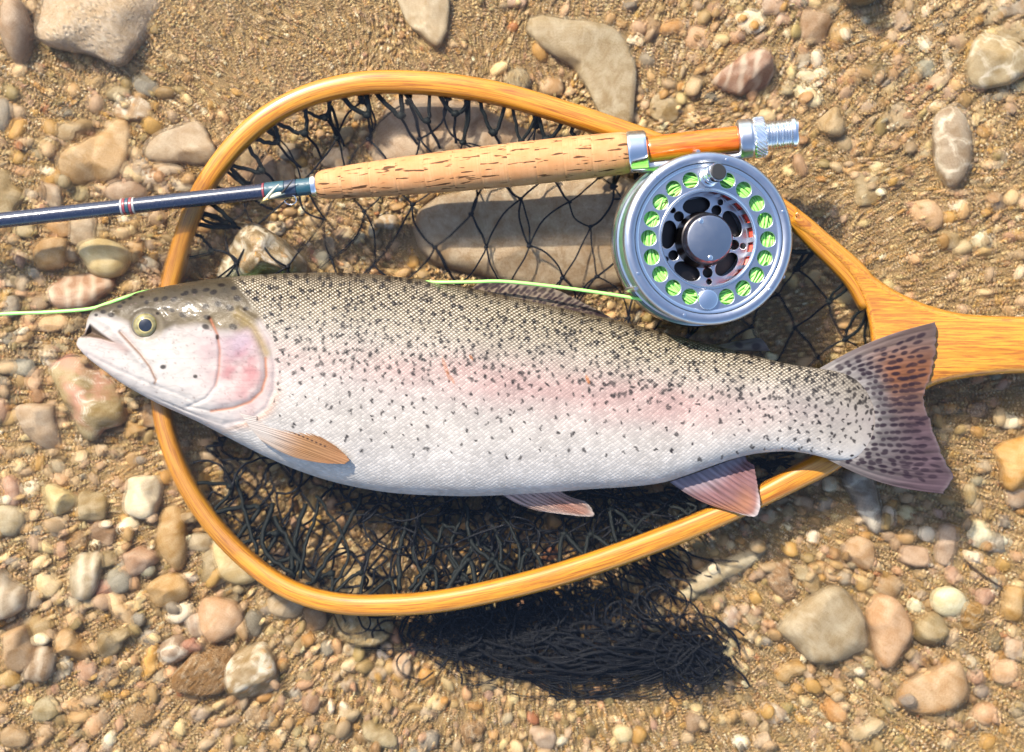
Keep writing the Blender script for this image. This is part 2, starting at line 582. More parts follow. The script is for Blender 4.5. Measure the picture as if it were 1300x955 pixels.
def profile_oval(rx, ry, rot, shape, seed, nth=36):
    r = np.random.default_rng(seed)
    th = np.arange(nth) / nth * 2 * math.pi
    a = th - math.radians(rot)
    e = {'o': 2.0, 'r': 2.0, 'b': 3.4, 'w': 2.1, 's': 2.6}[shape]
    R = (np.abs(np.cos(a) / rx) ** e + np.abs(np.sin(a) / ry) ** e) ** (-1 / e)
    m = {'o': .05, 'r': .03, 'b': .06, 'w': .17, 's': .10}[shape]
    for k in range(2, 6):
        R = R * (1 + m * r.normal() / (k - 0.6) * np.cos(k * th + r.uniform(0, 6.3)))
    return R

STONES = []            # (object, cx, cy, size, colour word, shape word, own label or None, near phrase)
PLACED = []
def add_stone(cx, cy, prof, col, shape, mat, ht, label, near, seed, top=None):
    nth = len(prof)
    size = float(np.sqrt((prof ** 2).mean()))
    n = {'o': 2.2, 'r': 2.1, 'b': 3.2, 'w': 2.5, 's': 3.0}[shape]
    fac = {'o': 0, 'r': 0, 'b': 2, 'w': 4, 's': 2}[shape]
    if ht is None:
        ht = min(0.62 * size, 12 + 0.36 * size)
        if shape == 's': ht *= 0.7
    buried = cx > 860 and cy < 420 and top is None and near is None
    if buried: ht *= .72
    v, f4, f3 = stone_verts(prof, ht, ht * 0.6, seed, n, nth, 8 if size > 14 else 6, fac, 0.05 if shape in 'or' else 0.085)
    th = np.linspace(0, 2 * math.pi, 16, endpoint=False)
    R = np.interp(th, np.arange(nth + 1) / nth * 2 * math.pi, np.append(prof, prof[0]))
    sx = np.concatenate([[cx], cx + .45 * R * np.cos(th), cx + .85 * R * np.cos(th)])
    sy = np.concatenate([[cy], cy + .45 * R * np.sin(th), cy + .85 * R * np.sin(th)])
    hs = hat(sx, sy)
    zc = (np.percentile(hs, 60) + (0.0 if buried else 0.22) * ht) if top is None else top - ht
    # lift the heights the stone now covers
    x0, x1 = int((cx - R.max() - HX0) / HS), int((cx + R.max() - HX0) / HS) + 2
    y0, y1 = int((cy - R.max() - HY0) / HS), int((cy + R.max() - HY0) / HS) + 2
    x0, y0 = max(x0, 0), max(y0, 0)
    sub = np.s_[x0:x1, y0:y1]
    dx, dy = GX[sub] - cx, GY[sub] - cy
    rr = np.hypot(dx, dy) / np.interp(np.arctan2(dy, dx) % (2 * math.pi), np.arange(nth + 1) / nth * 2 * math.pi, np.append(prof, prof[0]))
    dome = zc + ht * np.clip(1 - np.clip(rr, 0, 1) ** n, 0, 1) ** (1 / n)
    hf[sub] = np.where(rr < 1, np.maximum(hf[sub], dome), hf[sub])
    s = (CAM_H - zc) / CAM_H
    vv = np.stack([v[:, 0] * s, -v[:, 1] * s, v[:, 2]], -1) * K
    name = "stone" if size >= 11 else "pebble"
    o = link(name, mesh_np(name, vv, [f4, f3], STONE[mat]))
    o.location = P(cx, cy, zc)
    c = np.array(COL[col]) * (1 + np.random.default_rng(seed + 5).normal(0, 0.07)) * (1 + np.random.default_rng(seed + 6).normal(0, 0.03, 3))
    o.color = (*np.clip(c, 0.01, 0.85), 1)
    STONES.append([o, cx, cy, size, WORD[col], shape, label, near])
    PLACED.append((cx, cy, size))
    return o

# outlines of the stones one can recognise: points | colour | shape | material | height or - | label | how others refer to it
BIG = """
56,20 70,-22 205,-22 190,27 172,64 156,86 135,80 91,69 57,57|white|w|rough|44|big pale pitted boulder at the top edge of the picture|the pale pitted boulder
6,8 21,-3 33,6 42,40 40,68 28,84 14,76 3,48|grey|o|plain|34|long smooth grey stone beside the pale pitted boulder|the long smooth grey stone
149,152 162,154 167,165 160,203 149,226 121,235 98,241 79,235 75,218 83,196 106,182 130,171|tan|s|plain|20|broad flat tan stone shaped like a boot above the rod|the boot-shaped tan stone
190,183 210,166 250,156 267,179 274,200 257,210 217,208 190,200|grey|s|plain|16|broad flat grey-beige stone just outside the net hoop, above the rod|the flat grey-beige stone
38,321 55,305 83,305 88,319 83,338 62,343 49,340|ochre|b|plain|20|blocky ochre stone below the rod beside the cream disc stone|the blocky ochre stone
98,318 112,305 140,305 165,320 166,335 155,350 135,354 115,345|cream|o|plain|22|smooth cream disc-shaped stone between rod and fly line|the cream disc stone
61,371 78,354 115,346 149,358 135,378 112,391 74,391|pink|s|banded|20|long reddish brown stone below the cream disc stone|the long reddish brown stone
63,471 86,451 101,453 126,471 149,489 160,521 155,541 133,548 122,564 103,555 94,534 77,499|olive|w|flushed|34|big olive and pink stone right under the trout's lower jaw|the olive and pink stone
22,525 27,514 68,514 72,530 79,564 68,575 47,566 31,550|palegrey|w|plain|24|grey-cream stone with a pointed foot, below the olive and pink stone|the grey-cream pointed stone
162,612 169,604 200,604 207,616 204,639 195,659 158,652|white|b|plain|26|chalk white blocky stone outside the hoop below the trout's head|the white blocky stone
198,685 203,658 217,641 237,648 240,682 237,712 227,726 217,719 203,702|ochre|o|plain|20|tall ochre brown stone touching the white blocky stone|the tall ochre stone
154,702 183,690 206,709 190,722 166,729|pink|w|plain|18|dusty pink wedge-shaped stone beside the tall ochre stone|the dusty pink wedge
54,629 59,616 72,614 101,632 96,645 79,656 65,647|cream|w|plain|18|yellowish cream heart-shaped stone above the dark square stone|the cream heart-shaped stone
90,736 98,702 125,699 132,716 118,756 95,756|grey|s|banded|18|grey-tan streaked slab above the cluster of oval pebbles|the grey-tan streaked slab
-15,715 0,717 22,735 38,755 28,775 5,785 -15,780|grey|s|banded|22|large layered grey rock with white bands cut by the picture's edge|the layered grey rock
8,801 35,791 40,800 47,826 30,853 9,844|peach|b|plain|26|big smooth peach block below the layered grey rock|the smooth peach block
28,862 48,819 67,821 73,842 60,864|brown|o|banded|18|rusty brown crescent-shaped stone curling round the peach block|the rusty crescent stone
71,812 83,798 99,803 120,833 99,838 78,828|ochre|w|plain|22|bright ochre angular stone beside the rusty crescent stone|the bright ochre angular stone
122,819 131,800 156,808 154,826 134,835|olive|s|plain|16|flat olive-tan stone beside the bright ochre angular stone|the flat olive-tan stone
203,814 233,803 244,827 220,841 206,834|mauve|w|veined|20|faceted grey-brown stone with a white edge near the yellow crusty rock|the faceted grey-brown stone
249,780 261,760 298,763 310,786 298,803 271,815 261,807|peach|s|plain|20|big flat peach-beige stone below the hoop's lower bend|the flat peach-beige stone
220,855 257,820 291,817 295,841 284,878 225,878|ochre|b|rough|28|yellow crusty rough rock near the bottom|the yellow crusty rock
288,841 305,820 338,814 354,841 348,880 295,880|olive|b|patchy|26|olive rock with bold white bands beside the yellow crusty rock|the olive and white rock
186,746 203,729 233,729 244,749 230,763 196,773|ochre|w|plain|20|ochre-brown angular stone just below the tall ochre stone|the ochre-brown angular stone
271,690 283,686 330,728 310,742 286,735 275,715|cream|o|plain|18|pale yellow stone tucked under the hoop's lower bend|the pale yellow tucked stone
422,790 428,735 450,715 490,718 500,760 497,800 470,816 435,808|cream|b|rough|30|big yellowish rough rock lying under the hoop at the net's lower edge|the yellowish rough rock
982,797 1012,770 1060,741 1090,773 1105,807 1104,827 1039,841 1016,827|grey|w|plain|26|big flat grey triangular rock near the lower edge|the grey triangular rock
1099,773 1110,753 1131,756 1154,787 1151,814 1127,847 1110,834|peach|w|plain|26|tall smooth peach stone leaning beside the grey triangular rock|the tall peach stone
1158,790 1185,776 1205,800 1178,819 1156,809|olive|w|plain|22|olive gem-shaped stone below the marbled white egg stone|the olive gem-shaped stone
1065,607 1077,595 1104,600 1122,668 1104,675|bluegrey|s|veined|18|dark long stone with white quartz veins under the tail fin|the veined dark stone
1258,572 1275,558 1320,552 1320,610 1285,625 1270,615 1268,590|amber|s|plain|22|big amber yellow stone cut by the picture's edge below the net handle|the big amber stone
870,755 885,725 930,705 985,685 960,712 920,735 890,750|palegrey|s|plain|14|pale grey slab half in shade just outside the lower hoop|the pale grey slab
1183,150 1205,133 1225,145 1233,175 1230,205 1215,235 1200,240 1185,215 1182,180|grey|o|veined|22|tall grey stone crossed by white veins beyond the rod butt|the white-veined grey stone
1224,81 1241,47 1257,40 1277,47 1310,65 1310,90 1268,110 1232,108|beige|w|veined|32|big tan triangular rock at the upper corner of the gravel|the tan triangular rock
1062,-22 1064,-4 1075,4 1105,4 1142,-22|olive|b|plain|52|tall olive rock at the top edge casting a dark shadow|the tall olive rock
901,106 918,90 937,76 964,65 979,74 981,108 964,121 932,119 912,112|pink|b|banded|28|reddish stone with pale stripes above the rod's butt|the striped reddish stone
1032,155 1062,134 1068,145 1068,172 1045,172|tan|w|plain|18|tan triangular stone beside the threaded rod butt|the tan triangular stone
498,-12 562,-12 571,24 562,61 552,63 535,47 515,27|palegrey|s|plain|16|pale grey-green leaf-shaped slab at the top edge above the hoop|the pale leaf-shaped slab
664,30 680,17 728,27 785,41 806,81 799,122 795,159 772,162 755,132 728,88 694,68 667,44|grey|s|plain|24|largest grey-beige slab under the water above the hoop|the large underwater slab
475,180 490,140 520,122 580,130 640,150 680,170 720,185 700,230 560,230 480,215|mauve|s|plain|26|broad mauve grey slab under the net above the cork grip|the mauve grey slab
520,275 560,245 640,235 720,225 790,222 830,240 832,330 800,362 700,372 610,352 545,338 522,310|mauve|s|plain|30|largest flat grey-brown slab under the net between cork grip and trout|the flat grey-brown slab
280,340 307,302 324,287 356,302 392,327 401,343 383,356 282,360|olive|w|patchy|-|pointed pale rock poking up behind the trout's head inside the hoop|the pointed pale rock
1150,866 1203,835 1217,837 1225,880 1180,905 1140,890|tan|s|plain|20|flat tan stone at the bottom below the tall peach stone|the flat tan bottom stone
"""
AUTO = """
45 13 6 6 0 white w
151 120 18 10 -5 olive o
187 110 15 13 20 bluegrey w
169 140 24 14 10 tan s
195 156 8 11 0 cream o
95 166 26 12 -8 olive w
63 184 14 9 0 cream o
30 183 10 9 0 tan o
62 218 10 6 0 white o
163 217 10 10 0 cream b
178 212 10 14 0 mauve o
162 245 28 15 0 mauve o
218 218 18 7 8 grey b
194 227 13 10 0 mauve o
6 248 20 36 15 olive w
4 146 13 22 0 bluegrey o
128 243 8 8 0 peach b
68 250 13 16 0 grey b
54 243 5 10 0 brown o
42 250 8 8 0 palegrey o
106 248 11 9 0 olive w
52 263 12 6 0 cream o
234 235 16 9 0 palegrey b
27 328 10 8 -20 beige o
93 324 4 9 0 tan o
176 317 9 14 10 ochre o
35 293 14 10 0 olive b
75 291 16 12 0 ochre b
106 294 17 20 0 grey b
128 295 10 10 0 olive w
44 347 8 7 0 bluegrey o
30 360 9 12 0 grey o
50 383 15 13 20 brown w
15 390 13 14 0 bluegrey b
68 410 20 12 -10 peach w
100 410 21 8 -38 olive w
32 428 11 11 20 tan b
13 430 9 10 0 dark b
40 408 9 10 0 peach o
64 451 9 16 -10 palegrey o
31 467 15 13 0 bluegrey b
47 494 10 17 -12 peach w
3 489 12 12 0 dark b
3 521 12 16 0 pink o
8 463 8 6 -30 white o
171 544 15 14 0 ochre w
194 527 14 15 0 brown b
165 511 10 8 25 olive w
85 539 6 6 0 cream r
130 572 9 8 0 beige b
149 573 9 8 0 olive b
82 527 7 13 0 tan b
180 584 8 6 0 dark o
39 571 9 7 0 olive w
103 580 9 8 0 cream b
152 737 17 17 0 bluegrey r
134 747 12 13 0 rust b
17 623 12 20 -8 pink o
40 620 13 9 15 white w
118 643 19 20 0 olive b
80 610 9 11 0 peach w
12 660 22 20 0 palegrey o
133 677 17 13 25 brown b
136 665 8 5 0 white o
75 668 12 14 30 palegrey o
103 686 11 13 20 tan b
122 692 6 8 0 white b
52 713 14 7 -42 cream o
18 710 10 7 0 bluegrey b
62 741 16 17 0 cream w
47 760 9 11 0 grey b
76 760 11 9 -35 beige w
98 767 15 7 45 palegrey o
116 763 10 8 0 cream b
133 765 9 8 0 peach b
159 777 11 26 -35 cream w
97 787 12 12 0 peach r
53 796 16 14 20 olive b
53 811 11 8 10 white o
86 845 8 14 0 bluegrey o
111 850 14 15 0 pink r
14 862 17 11 0 ochre o
152 806 15 8 -20 olive w
141 836 9 7 0 mauve b
138 858 18 12 -15 mauve w
163 843 12 9 0 cream w
193 838 9 24 12 amber w
177 786 8 8 0 dark b
244 819 15 9 -15 rust w
249 793 13 14 0 grey b
230 776 18 13 -25 white o
323 790 12 20 0 dark o
308 798 7 14 -10 ochre b
267 718 11 21 15 olive b
255 688 16 12 0 grey b
298 754 13 11 0 olive w
277 737 14 6 -20 olive b
242 732 10 7 0 white w
178 762 7 12 15 cream w
190 724 9 8 0 bluegrey o
365 768 25 16 10 grey b
400 785 16 15 0 brown b
449 824 14 10 0 palegrey o
452 842 19 10 -12 cream o
480 855 14 9 -10 grey o
511 844 13 16 0 beige o
489 826 10 12 0 white w
526 819 6 14 10 rust w
829 783 15 20 0 olive b
857 787 13 14 0 tan b
845 753 10 12 0 ochre w
816 791 6 9 0 rust o
1127 744 17 16 0 tan r
1202 763 23 20 20 white o
1234 781 15 18 0 amber b
1283 766 15 22 5 ochre b
1249 758 12 13 0 pink w
1198 692 12 28 8 mauve b
1158 705 20 13 3 mauve b
1090 702 21 20 0 tan s
1095 737 15 13 0 ochre w
1127 655 7 13 -5 white b
1148 651 13 9 -20 cream o
1053 614 9 9 0 white b
1290 627 17 18 0 mauve o
1243 677 17 15 0 white w
1263 690 12 14 0 bluegrey b
1232 707 12 8 20 white w
1207 730 9 13 -15 pink o
1168 728 9 8 0 olive o
1231 627 9 15 0 olive o
1248 592 12 9 20 grey w
1273 661 9 8 0 dark b
1030 681 7 8 0 white b
1037 720 10 8 -15 ochre b
1053 729 8 11 -20 peach w
1030 740 11 12 0 olive b
1018 726 9 10 0 olive b
991 737 17 22 0 peach w
875 747 14 14 0 palegrey r
906 722 8 8 0 white r
928 783 11 15 0 mauve o
955 786 8 9 0 olive o
969 814 10 6 0 bluegrey o
912 763 9 12 0 olive o
1004 850 22 13 -25 ochre w
1026 853 7 10 0 beige o
1083 850 15 10 0 palegrey o
1101 840 8 8 0 olive b
1273 851 18 15 0 peach b
1160 840 7 17 5 mauve w
1172 836 5 12 0 brown w
1179 828 4 10 -35 pink o
1188 832 12 13 0 ochre o
1232 840 7 9 0 palegrey o
1237 857 11 9 0 mauve b
1286 822 13 15 0 mauve b
1261 812 9 14 0 olive o
1208 808 7 13 30 beige o
1160 769 9 11 0 white w
1168 755 9 6 0 grey w
1176 272 23 19 10 peach o
1218 263 13 10 0 white w
1125 186 9 8 0 pink r
1100 241 20 21 0 olive s
1203 308 15 12 0 olive b
1247 304 14 14 0 palegrey w
1264 257 17 12 15 tan w
1267 203 11 13 0 grey b
1081 189 10 11 0 ochre w
1081 212 12 10 -25 ochre w
1111 214 9 10 0 cream w
1133 230 14 8 -15 tan w
1174 196 9 10 0 olive r
1287 298 8 7 0 amber o
1207 286 8 5 10 white o
1212 244 18 6 5 tan o
1300 255 10 11 0 peach w
1285 43 28 13 -10 olive s
1252 18 20 17 -20 olive w
1286 8 22 15 0 grey w
1170 56 7 14 -42 white o
1202 74 6 16 -12 palegrey b
1173 88 12 12 0 bluegrey b
1187 106 22 10 -27 beige w
1220 104 6 8 -20 white b
1204 119 11 10 0 mauve o
1155 115 7 6 0 rust b
1110 95 14 17 0 olive o
1081 100 14 13 0 ochre o
1137 150 19 16 0 grey w
1158 158 8 10 0 olive o
1124 61 11 9 0 ochre w
1137 66 8 7 0 amber w
1099 138 12 8 0 mauve o
1189 137 12 7 0 white o
1147 52 8 9 0 mauve b
1024 122 22 11 36 white o
1033 36 21 22 10 brown b
1066 42 13 15 0 ochre b
901 123 13 7 10 bluegrey w
951 28 21 13 20 white w
885 50 19 14 -10 peach w
934 46 9 11 15 peach o
909 57 6 7 0 white o
1019 78 9 14 15 palegrey o
1024 99 14 9 10 white o
1041 95 9 8 15 white o
979 9 15 11 0 mauve b
994 23 9 11 0 mauve w
1013 2 15 10 0 pink o
1051 14 13 11 10 beige w
984 130 10 11 0 peach o
882 108 15 10 10 olive w
938 67 6 5 0 dark o
945 133 16 6 -10 brown w
1074 130 7 8 0 amber o
909 14 13 9 25 peach o
890 27 9 7 -15 cream o
926 30 7 6 0 grey o
657 105 17 17 0 palegrey o
701 112 15 12 0 tan o
843 139 20 17 20 olive s
807 52 11 6 15 white b
853 36 17 9 -15 ochre o
829 34 9 13 0 brown b
655 2 12 9 0 mauve b
492 282 14 10 0 palegrey o
475 291 7 11 20 white o
428 203 19 14 -15 palegrey w
378 179 7 6 0 ochre w
338 222 18 20 -20 brown w
361 220 14 13 0 tan b
384 219 10 9 0 cream o
417 150 7 10 -20 peach o
440 170 12 9 -15 olive o
470 183 6 9 0 rust o
370 194 14 12 0 mauve b
318 200 13 18 20 olive o
351 289 11 10 20 white b
400 327 4 11 -30 rust b
418 314 8 12 0 grey b
272 316 8 9 15 palegrey b
440 297 9 10 0 cream o
454 303 11 6 -40 white w
437 337 9 6 0 beige o
402 300 8 7 0 olive o
283 585 9 13 10 tan o
342 661 10 11 0 mauve o
382 664 12 13 0 cream w
305 640 11 9 0 brown b
330 610 9 8 0 tan o
360 705 14 11 -20 brown w
438 697 8 9 0 cream w
808 655 14 11 0 tan b
788 668 13 9 -10 palegrey w
730 690 9 14 10 olive b
758 690 9 9 0 brown o
672 680 11 9 0 tan w
835 640 8 7 0 ochre o
1020 640 14 11 20 brown o
1000 650 9 10 0 olive o
960 650 8 9 0 grey o
1045 640 11 9 0 bluegrey b
975 655 10 9 0 palegrey o
1190 590 6 7 0 palegrey o
1204 518 9 7 0 amber o
1187 527 8 11 0 palegrey o
1199 545 8 7 0 palegrey w
1224 545 9 8 0 tan o
1240 520 13 10 0 mauve b
1280 535 14 10 15 white w
1150 632 9 7 0 tan w
180 905 18 13 10 tan o
60 900 22 15 -10 olive w
255 905 14 10 0 grey o
330 910 20 14 15 beige s
395 890 13 16 0 brown o
440 905 10 12 0 palegrey o
980 905 18 12 10 mauve s
1060 900 14 17 0 ochre b
1100 925 21 13 -15 grey w
1250 905 17 14 10 peach o
120 920 11 14 0 peach o
20 935 20 14 0 brown b
1290 900 11 13 0 olive o
480 930 22 14 8 olive s
600 925 17 12 -12 tan o
690 935 20 13 15 grey w
790 930 14 11 0 cream o
880 915 13 15 0 brown o
940 940 12 9 0 white o
"""
seed = 100
for line in BIG.strip().splitlines():
    pts, col, shape, mat, ht, label, near = line.split('|')
    poly = [tuple(map(float, q.split(','))) for q in pts.split()]
    c, prof = profile_poly(poly)
    seed += 1
    if label.startswith('pointed pale'):
        add_stone(c[0], c[1], prof, col, shape, mat, 62, label, near, seed, top=4)
    else:
        add_stone(c[0], c[1], prof, col, shape, mat, float(ht), label, near, seed)
for line in AUTO.strip().splitlines():
    q = line.split()
    seed += 1
    rx, ry = float(q[2]), float(q[3])
    col, shape = q[5], q[6]
    mat = 'plain'
    r = random.random()
    if max(rx, ry) > 12 and col in ('grey', 'palegrey', 'mauve', 'bluegrey', 'tan', 'white') and r < 0.38:
        mat = random.choice(['veined', 'banded', 'patchy'])
    elif max(rx, ry) > 12 and r > 0.9:
        mat = 'rough'
    add_stone(float(q[0]), float(q[1]), profile_oval(rx, ry, float(q[4]), shape, seed, 28), col, shape, mat, None, None, None, seed)

# more pebbles where the bed is stony, none touching the ones above
def extra():
    g = np.random.default_rng(77)
    n = 0
    keys = ['tan', 'tan', 'ochre', 'beige', 'cream', 'cream', 'brown', 'olive', 'olive', 'grey', 'grey', 'peach', 'mauve', 'bluegrey', 'white', 'pink']
    for k in range(6000):
        if n >= 175: break
        t = g.random()
        if t < .50: x, y = g.uniform(-5, 560), g.uniform(470, 960)
        elif t < .66: x, y = g.uniform(0, 250), g.uniform(230, 470)
        elif t < .84: x, y = g.uniform(880, 1300), g.uniform(640, 960)
        else: x, y = g.uniform(860, 1300), g.uniform(0, 160)
        if inside(FISHY, x, y) or inside(NETTY, x, y): continue
        r = float(np.clip(g.lognormal(math.log(8.2), .28), 6.0, 15))
        if any((x - a) ** 2 + (y - b) ** 2 < (.86 * (r + c)) ** 2 for a, b, c in PLACED): continue
        sh = str(g.choice(list('oowwbbr')))
        e = g.uniform(1.0, 1.45)
        add_stone(x, y, profile_oval(r * e ** .5, r / e ** .5, g.uniform(0, 180), sh, 9000 + k, 24), str(g.choice(keys)), sh, 'plain', None, None, None, 9000 + k)
        n += 1
FISHY = [(110, 395), (300, 345), (600, 360), (1050, 470), (1190, 410), (1200, 620), (940, 655), (600, 640), (380, 600), (120, 470)]
NETTY = [(215, 540), (300, 700), (430, 765), (540, 800), (560, 880), (920, 880), (900, 760), (780, 706), (1000, 612), (1000, 500), (600, 400)]
extra()

# ------------------------------------------------------------------ labels of the smaller stones
ANCHORS = [(s[1], s[2], s[7]) for s in STONES if s[7]]
ANCHORS += [(98, 436, "the trout's open mouth"), (560, 640, "the trout's belly"), (1195, 620, "the tail fin's lower tip"), (1150, 405, "the tail fin's upper tip"),
            (985, 165, "the rod's threaded butt"), (235, 255, "the crossing of rod and hoop"), (1260, 395, "the net handle's upper edge"),
            (1260, 485, "the net handle's lower edge"), (0, 399, "the fly line's outer end"), (955, 650, "the trout's anal fin"),
            (905, 405, "the reel's lower rim"), (520, 95, "the hoop's top bend"), (205, 540, "the hoop beside the trout's gill"),
            (420, 768, "the hoop's bottom bend"), (860, 690, "the lower hoop near the anal fin"), (430, 250, "the thin end of the cork grip"),
            (760, 850, "the black net bundle"), (30, 285, "the dark rod blank")]
SHW = {'o': 'oval', 'r': 'round', 'b': 'blocky', 'w': 'angular', 's': 'flat'}
def relation(cx, cy, ax, ay, a):
    dx, dy = cx - ax, cy - ay
    if abs(dy) > abs(dx) * 0.8:
        return ('below ' if dy > 0 else 'above ') + a
    return 'beside ' + a
def label_all():
    used = set(s[6] for s in STONES if s[6])
    for s in STONES:
        o, cx, cy, size, cw, sh, lab, near = s
        sw = 'large' if size > 19 else 'mid-sized' if size > 13.5 else 'small' if size > 9 else 'tiny'
        if lab is None:
            A = sorted(ANCHORS, key=lambda a: math.hypot(a[0] - cx, a[1] - cy))
            kind = 'stone' if size >= 11 else 'pebble'
            cand = []
            for i in range(3):
                cand.append(f"{sw} {cw} {SHW[sh]} {kind} {relation(cx, cy, *A[i])}")
            for i, j in ((0, 1), (0, 2), (1, 2), (0, 3), (1, 3)):
                cand.append(f"{sw} {cw} {SHW[sh]} {kind} between {A[i][2]} and {A[j][2]}")
                cand.append(f"{sw} {cw} {SHW[sh]} {kind} {relation(cx, cy, *A[i])}, {relation(cx, cy, *A[j])}")
            cand = [c for c in cand if len(c.split()) <= 15]
            lab = next((c for c in cand if c not in used), cand[0])
            used.add(lab)
        tag(o, lab, 'stone' if size >= 11 else 'pebble', 'stones lying on the river bed' if size >= 11 else 'pebbles lying on the river bed')
label_all()

# ------------------------------------------------------------------ gravel and sand grains
def ico():
    bm = bmesh.new()
    bmesh.ops.create_icosphere(bm, subdivisions=1, radius=1)
    v1 = np.array([q.co[:] for q in bm.verts]); f1 = np.array([[q.index for q in f.verts] for f in bm.faces])
    bm.free()
    bm = bmesh.new()
    bmesh.ops.create_icosphere(bm, subdivisions=2, radius=1)
    v2 = np.array([q.co[:] for q in bm.verts]); f2 = np.array([[q.index for q in f.verts] for f in bm.faces])
    bm.free()
    return (v1, f1), (v2, f2)
ICO1, ICO2 = ico()

def scatter(cx, cy, r, flat, cols, base, name, lift):
    """many grains as one mesh"""
    bv, bf = base
    n = len(cx)
    nv = len(bv)
    g = np.random.default_rng(len(cx))
    # eight distorted variants
    var = []
    for k in range(12):
        q = bv.copy()
        for e in range((1, 3, 5, 6)[k % 4]):
            d = g.normal(size=3); d /= np.linalg.norm(d)
            q -= np.maximum(0, q @ d - g.uniform(.42, .8))[:, None] * d * 0.95
        q *= g.uniform(.75, 1.15, 3)
        q *= 1 + 0.10 * np.sin(q @ g.normal(size=3) * 2 + g.uniform(0, 6))[:, None]
        var.append(q)
    var = np.array(var)[g.integers(0, 12, n)]
    a = g.uniform(0, 2 * math.pi, n)
    sx = r * g.uniform(.95, 1.45, n)
    sy = r * g.uniform(.75, 1.05, n)
    sz = r * flat
    x, y, z = var[..., 0] * sx[:, None], var[..., 1] * sy[:, None], var[..., 2] * sz[:, None]
    tilt = g.normal(0, 0.22, (2, n))
    z = z + tilt[0][:, None] * x + tilt[1][:, None] * y
    X = x * np.cos(a)[:, None] - y * np.sin(a)[:, None]
    Y = x * np.sin(a)[:, None] + y * np.cos(a)[:, None]
    h = hat(cx, cy) + lift * sz
    p = PA(cx, cy, h)
    v = np.stack([p[:, None, 0] + X * K, p[:, None, 1] + Y * K, p[:, None, 2] + z * K], -1).reshape(-1, 3)
    f = (bf[None] + (np.arange(n) * nv)[:, None, None]).reshape(-1, 3)
    o = link(name, mesh_np(name, v, f, MAT['gravel'], True, np.repeat(cols, nv, 0)))
    tag(o, kind='stuff')
    return o

PAL = np.array([COL[k] for k in ('tan', 'tan', 'tan', 'ochre', 'ochre', 'beige', 'beige', 'beige', 'cream', 'cream', 'brown', 'olive', 'olive', 'grey', 'grey', 'peach', 'white', 'mauve', 'mauve', 'bluegrey', 'pink', 'rust')])
WTS = np.array([1, 1, 1, 1, .8, 1, 1, 1, 1, .7, .9, 1, .8, .8, .8, .8, .55, .8, .6, .35, .3, .14]); WTS /= WTS.sum()
def pick_cols(n, g, wts=None):
    i = g.choice(len(PAL), n, p=wts)
    c = PAL[i] * (1 + g.normal(0, 0.13, n))[:, None] * (1 + g.normal(0, 0.035, (n, 3)))
    return np.clip(c, 0.03, 0.8)

def sandiness(x, y):
    """1 where the bed is bare coarse sand, 0 where it is all pebbles"""
    s = 1.3 * np.exp(-(((x - 420) / 360) ** 2 + ((y - 20) / 170) ** 2))
    s = np.maximum(s, 0.9 * np.exp(-(((x - 1170) / 230) ** 2 + ((y - 300) / 250) ** 2)))
    s = np.maximum(s, 0.7 * np.exp(-(((x - 1130) / 180) ** 2 + ((y - 690) / 60) ** 2)))
    s = np.maximum(s, 0.6 * np.exp(-(((x - 860) / 120) ** 2 + ((y - 90) / 120) ** 2)))
    s = np.maximum(s, 0.5 * np.exp(-(((x - 160) / 90) ** 2 + ((y - 590) / 40) ** 2)))
    s = np.maximum(s, 0.62 * sstep(840, 960, x))
    s = np.maximum(s, 0.35)
    return np.clip(s + 0.35 * N2.fbm(x / 70, y / 70, 3), 0, 1)

def build_gravel():
    g = np.random.default_rng(21)
    sx = np.array([q[0] for q in PLACED]); sy = np.array([q[1] for q in PLACED]); sr = np.array([q[2] for q in PLACED])
    free = hf < bed0 + 2.0                 # where no stone lies
    def where(n, keepfree, tol=1.5):
        x = g.uniform(-110, 1410, n); y = g.uniform(-90, 1050, n)
        if keepfree:
            m = hat(x, y) < hat(x, y, bed0) + tol
            x, y = x[m], y[m]
        return x, y
    # pebbles of 4 to 9 px, thrown with rejection against each other
    x, y = where(42000, True, 9)
    r = np.clip(g.lognormal(math.log(3.9), 0.50, len(x)), 2.4, 11.5)
    keep = g.random(len(x)) < (1 - 0.97 * sandiness(x, y))
    x, y, r = x[keep], y[keep], r[keep]
    o = np.argsort(-r)
    x, y, r = x[o], y[o], r[o]
    cell = {}
    ok = []
    for i in range(len(x)):
        ci, cj = int(x[i] // 20), int(y[i] // 20)
        good = True
        for a in (-1, 0, 1):
            for b in (-1, 0, 1):
                for k in cell.get((ci + a, cj + b), ()):
                    if (x[k] - x[i]) ** 2 + (y[k] - y[i]) ** 2 < (0.80 * (r[k] + r[i])) ** 2:
                        good = False
                        break
                if not good: break
            if not good: break
        if good:
            cell.setdefault((ci, cj), []).append(i)
            ok.append(i)
    x, y, r = x[ok], y[ok], r[ok]
    scatter(x, y, r, g.uniform(.45, .75, len(x)), pick_cols(len(x), g, WTS) * .88 + .12 * np.array([.47, .32, .16]), ICO2, "gravel", 0.12)
    for i in range(len(x)):                # grains then lie lower than these
        pass
    # coarse sand
    x, y = where(175000, True, 4)
    r = np.clip(g.lognormal(math.log(1.75), 0.34, len(x)), 1.1, 3.6)
    w = WTS.copy(); w[8:10] *= 1.8; w[5:8] *= 1.4; w[16] *= 1.6; w[19:] *= .6
    cc = pick_cols(len(x), g, w / w.sum())
    cc = .80 * cc * 1.12 + .20 * np.array([.42, .29, .13]) * (1 + .5 * N3.fbm(x / 60, y / 60, 3))[:, None]
    scatter(x, y, r, g.uniform(.6, .9, len(x)), cc, ICO1, "gravel", 0.35)
build_gravel()

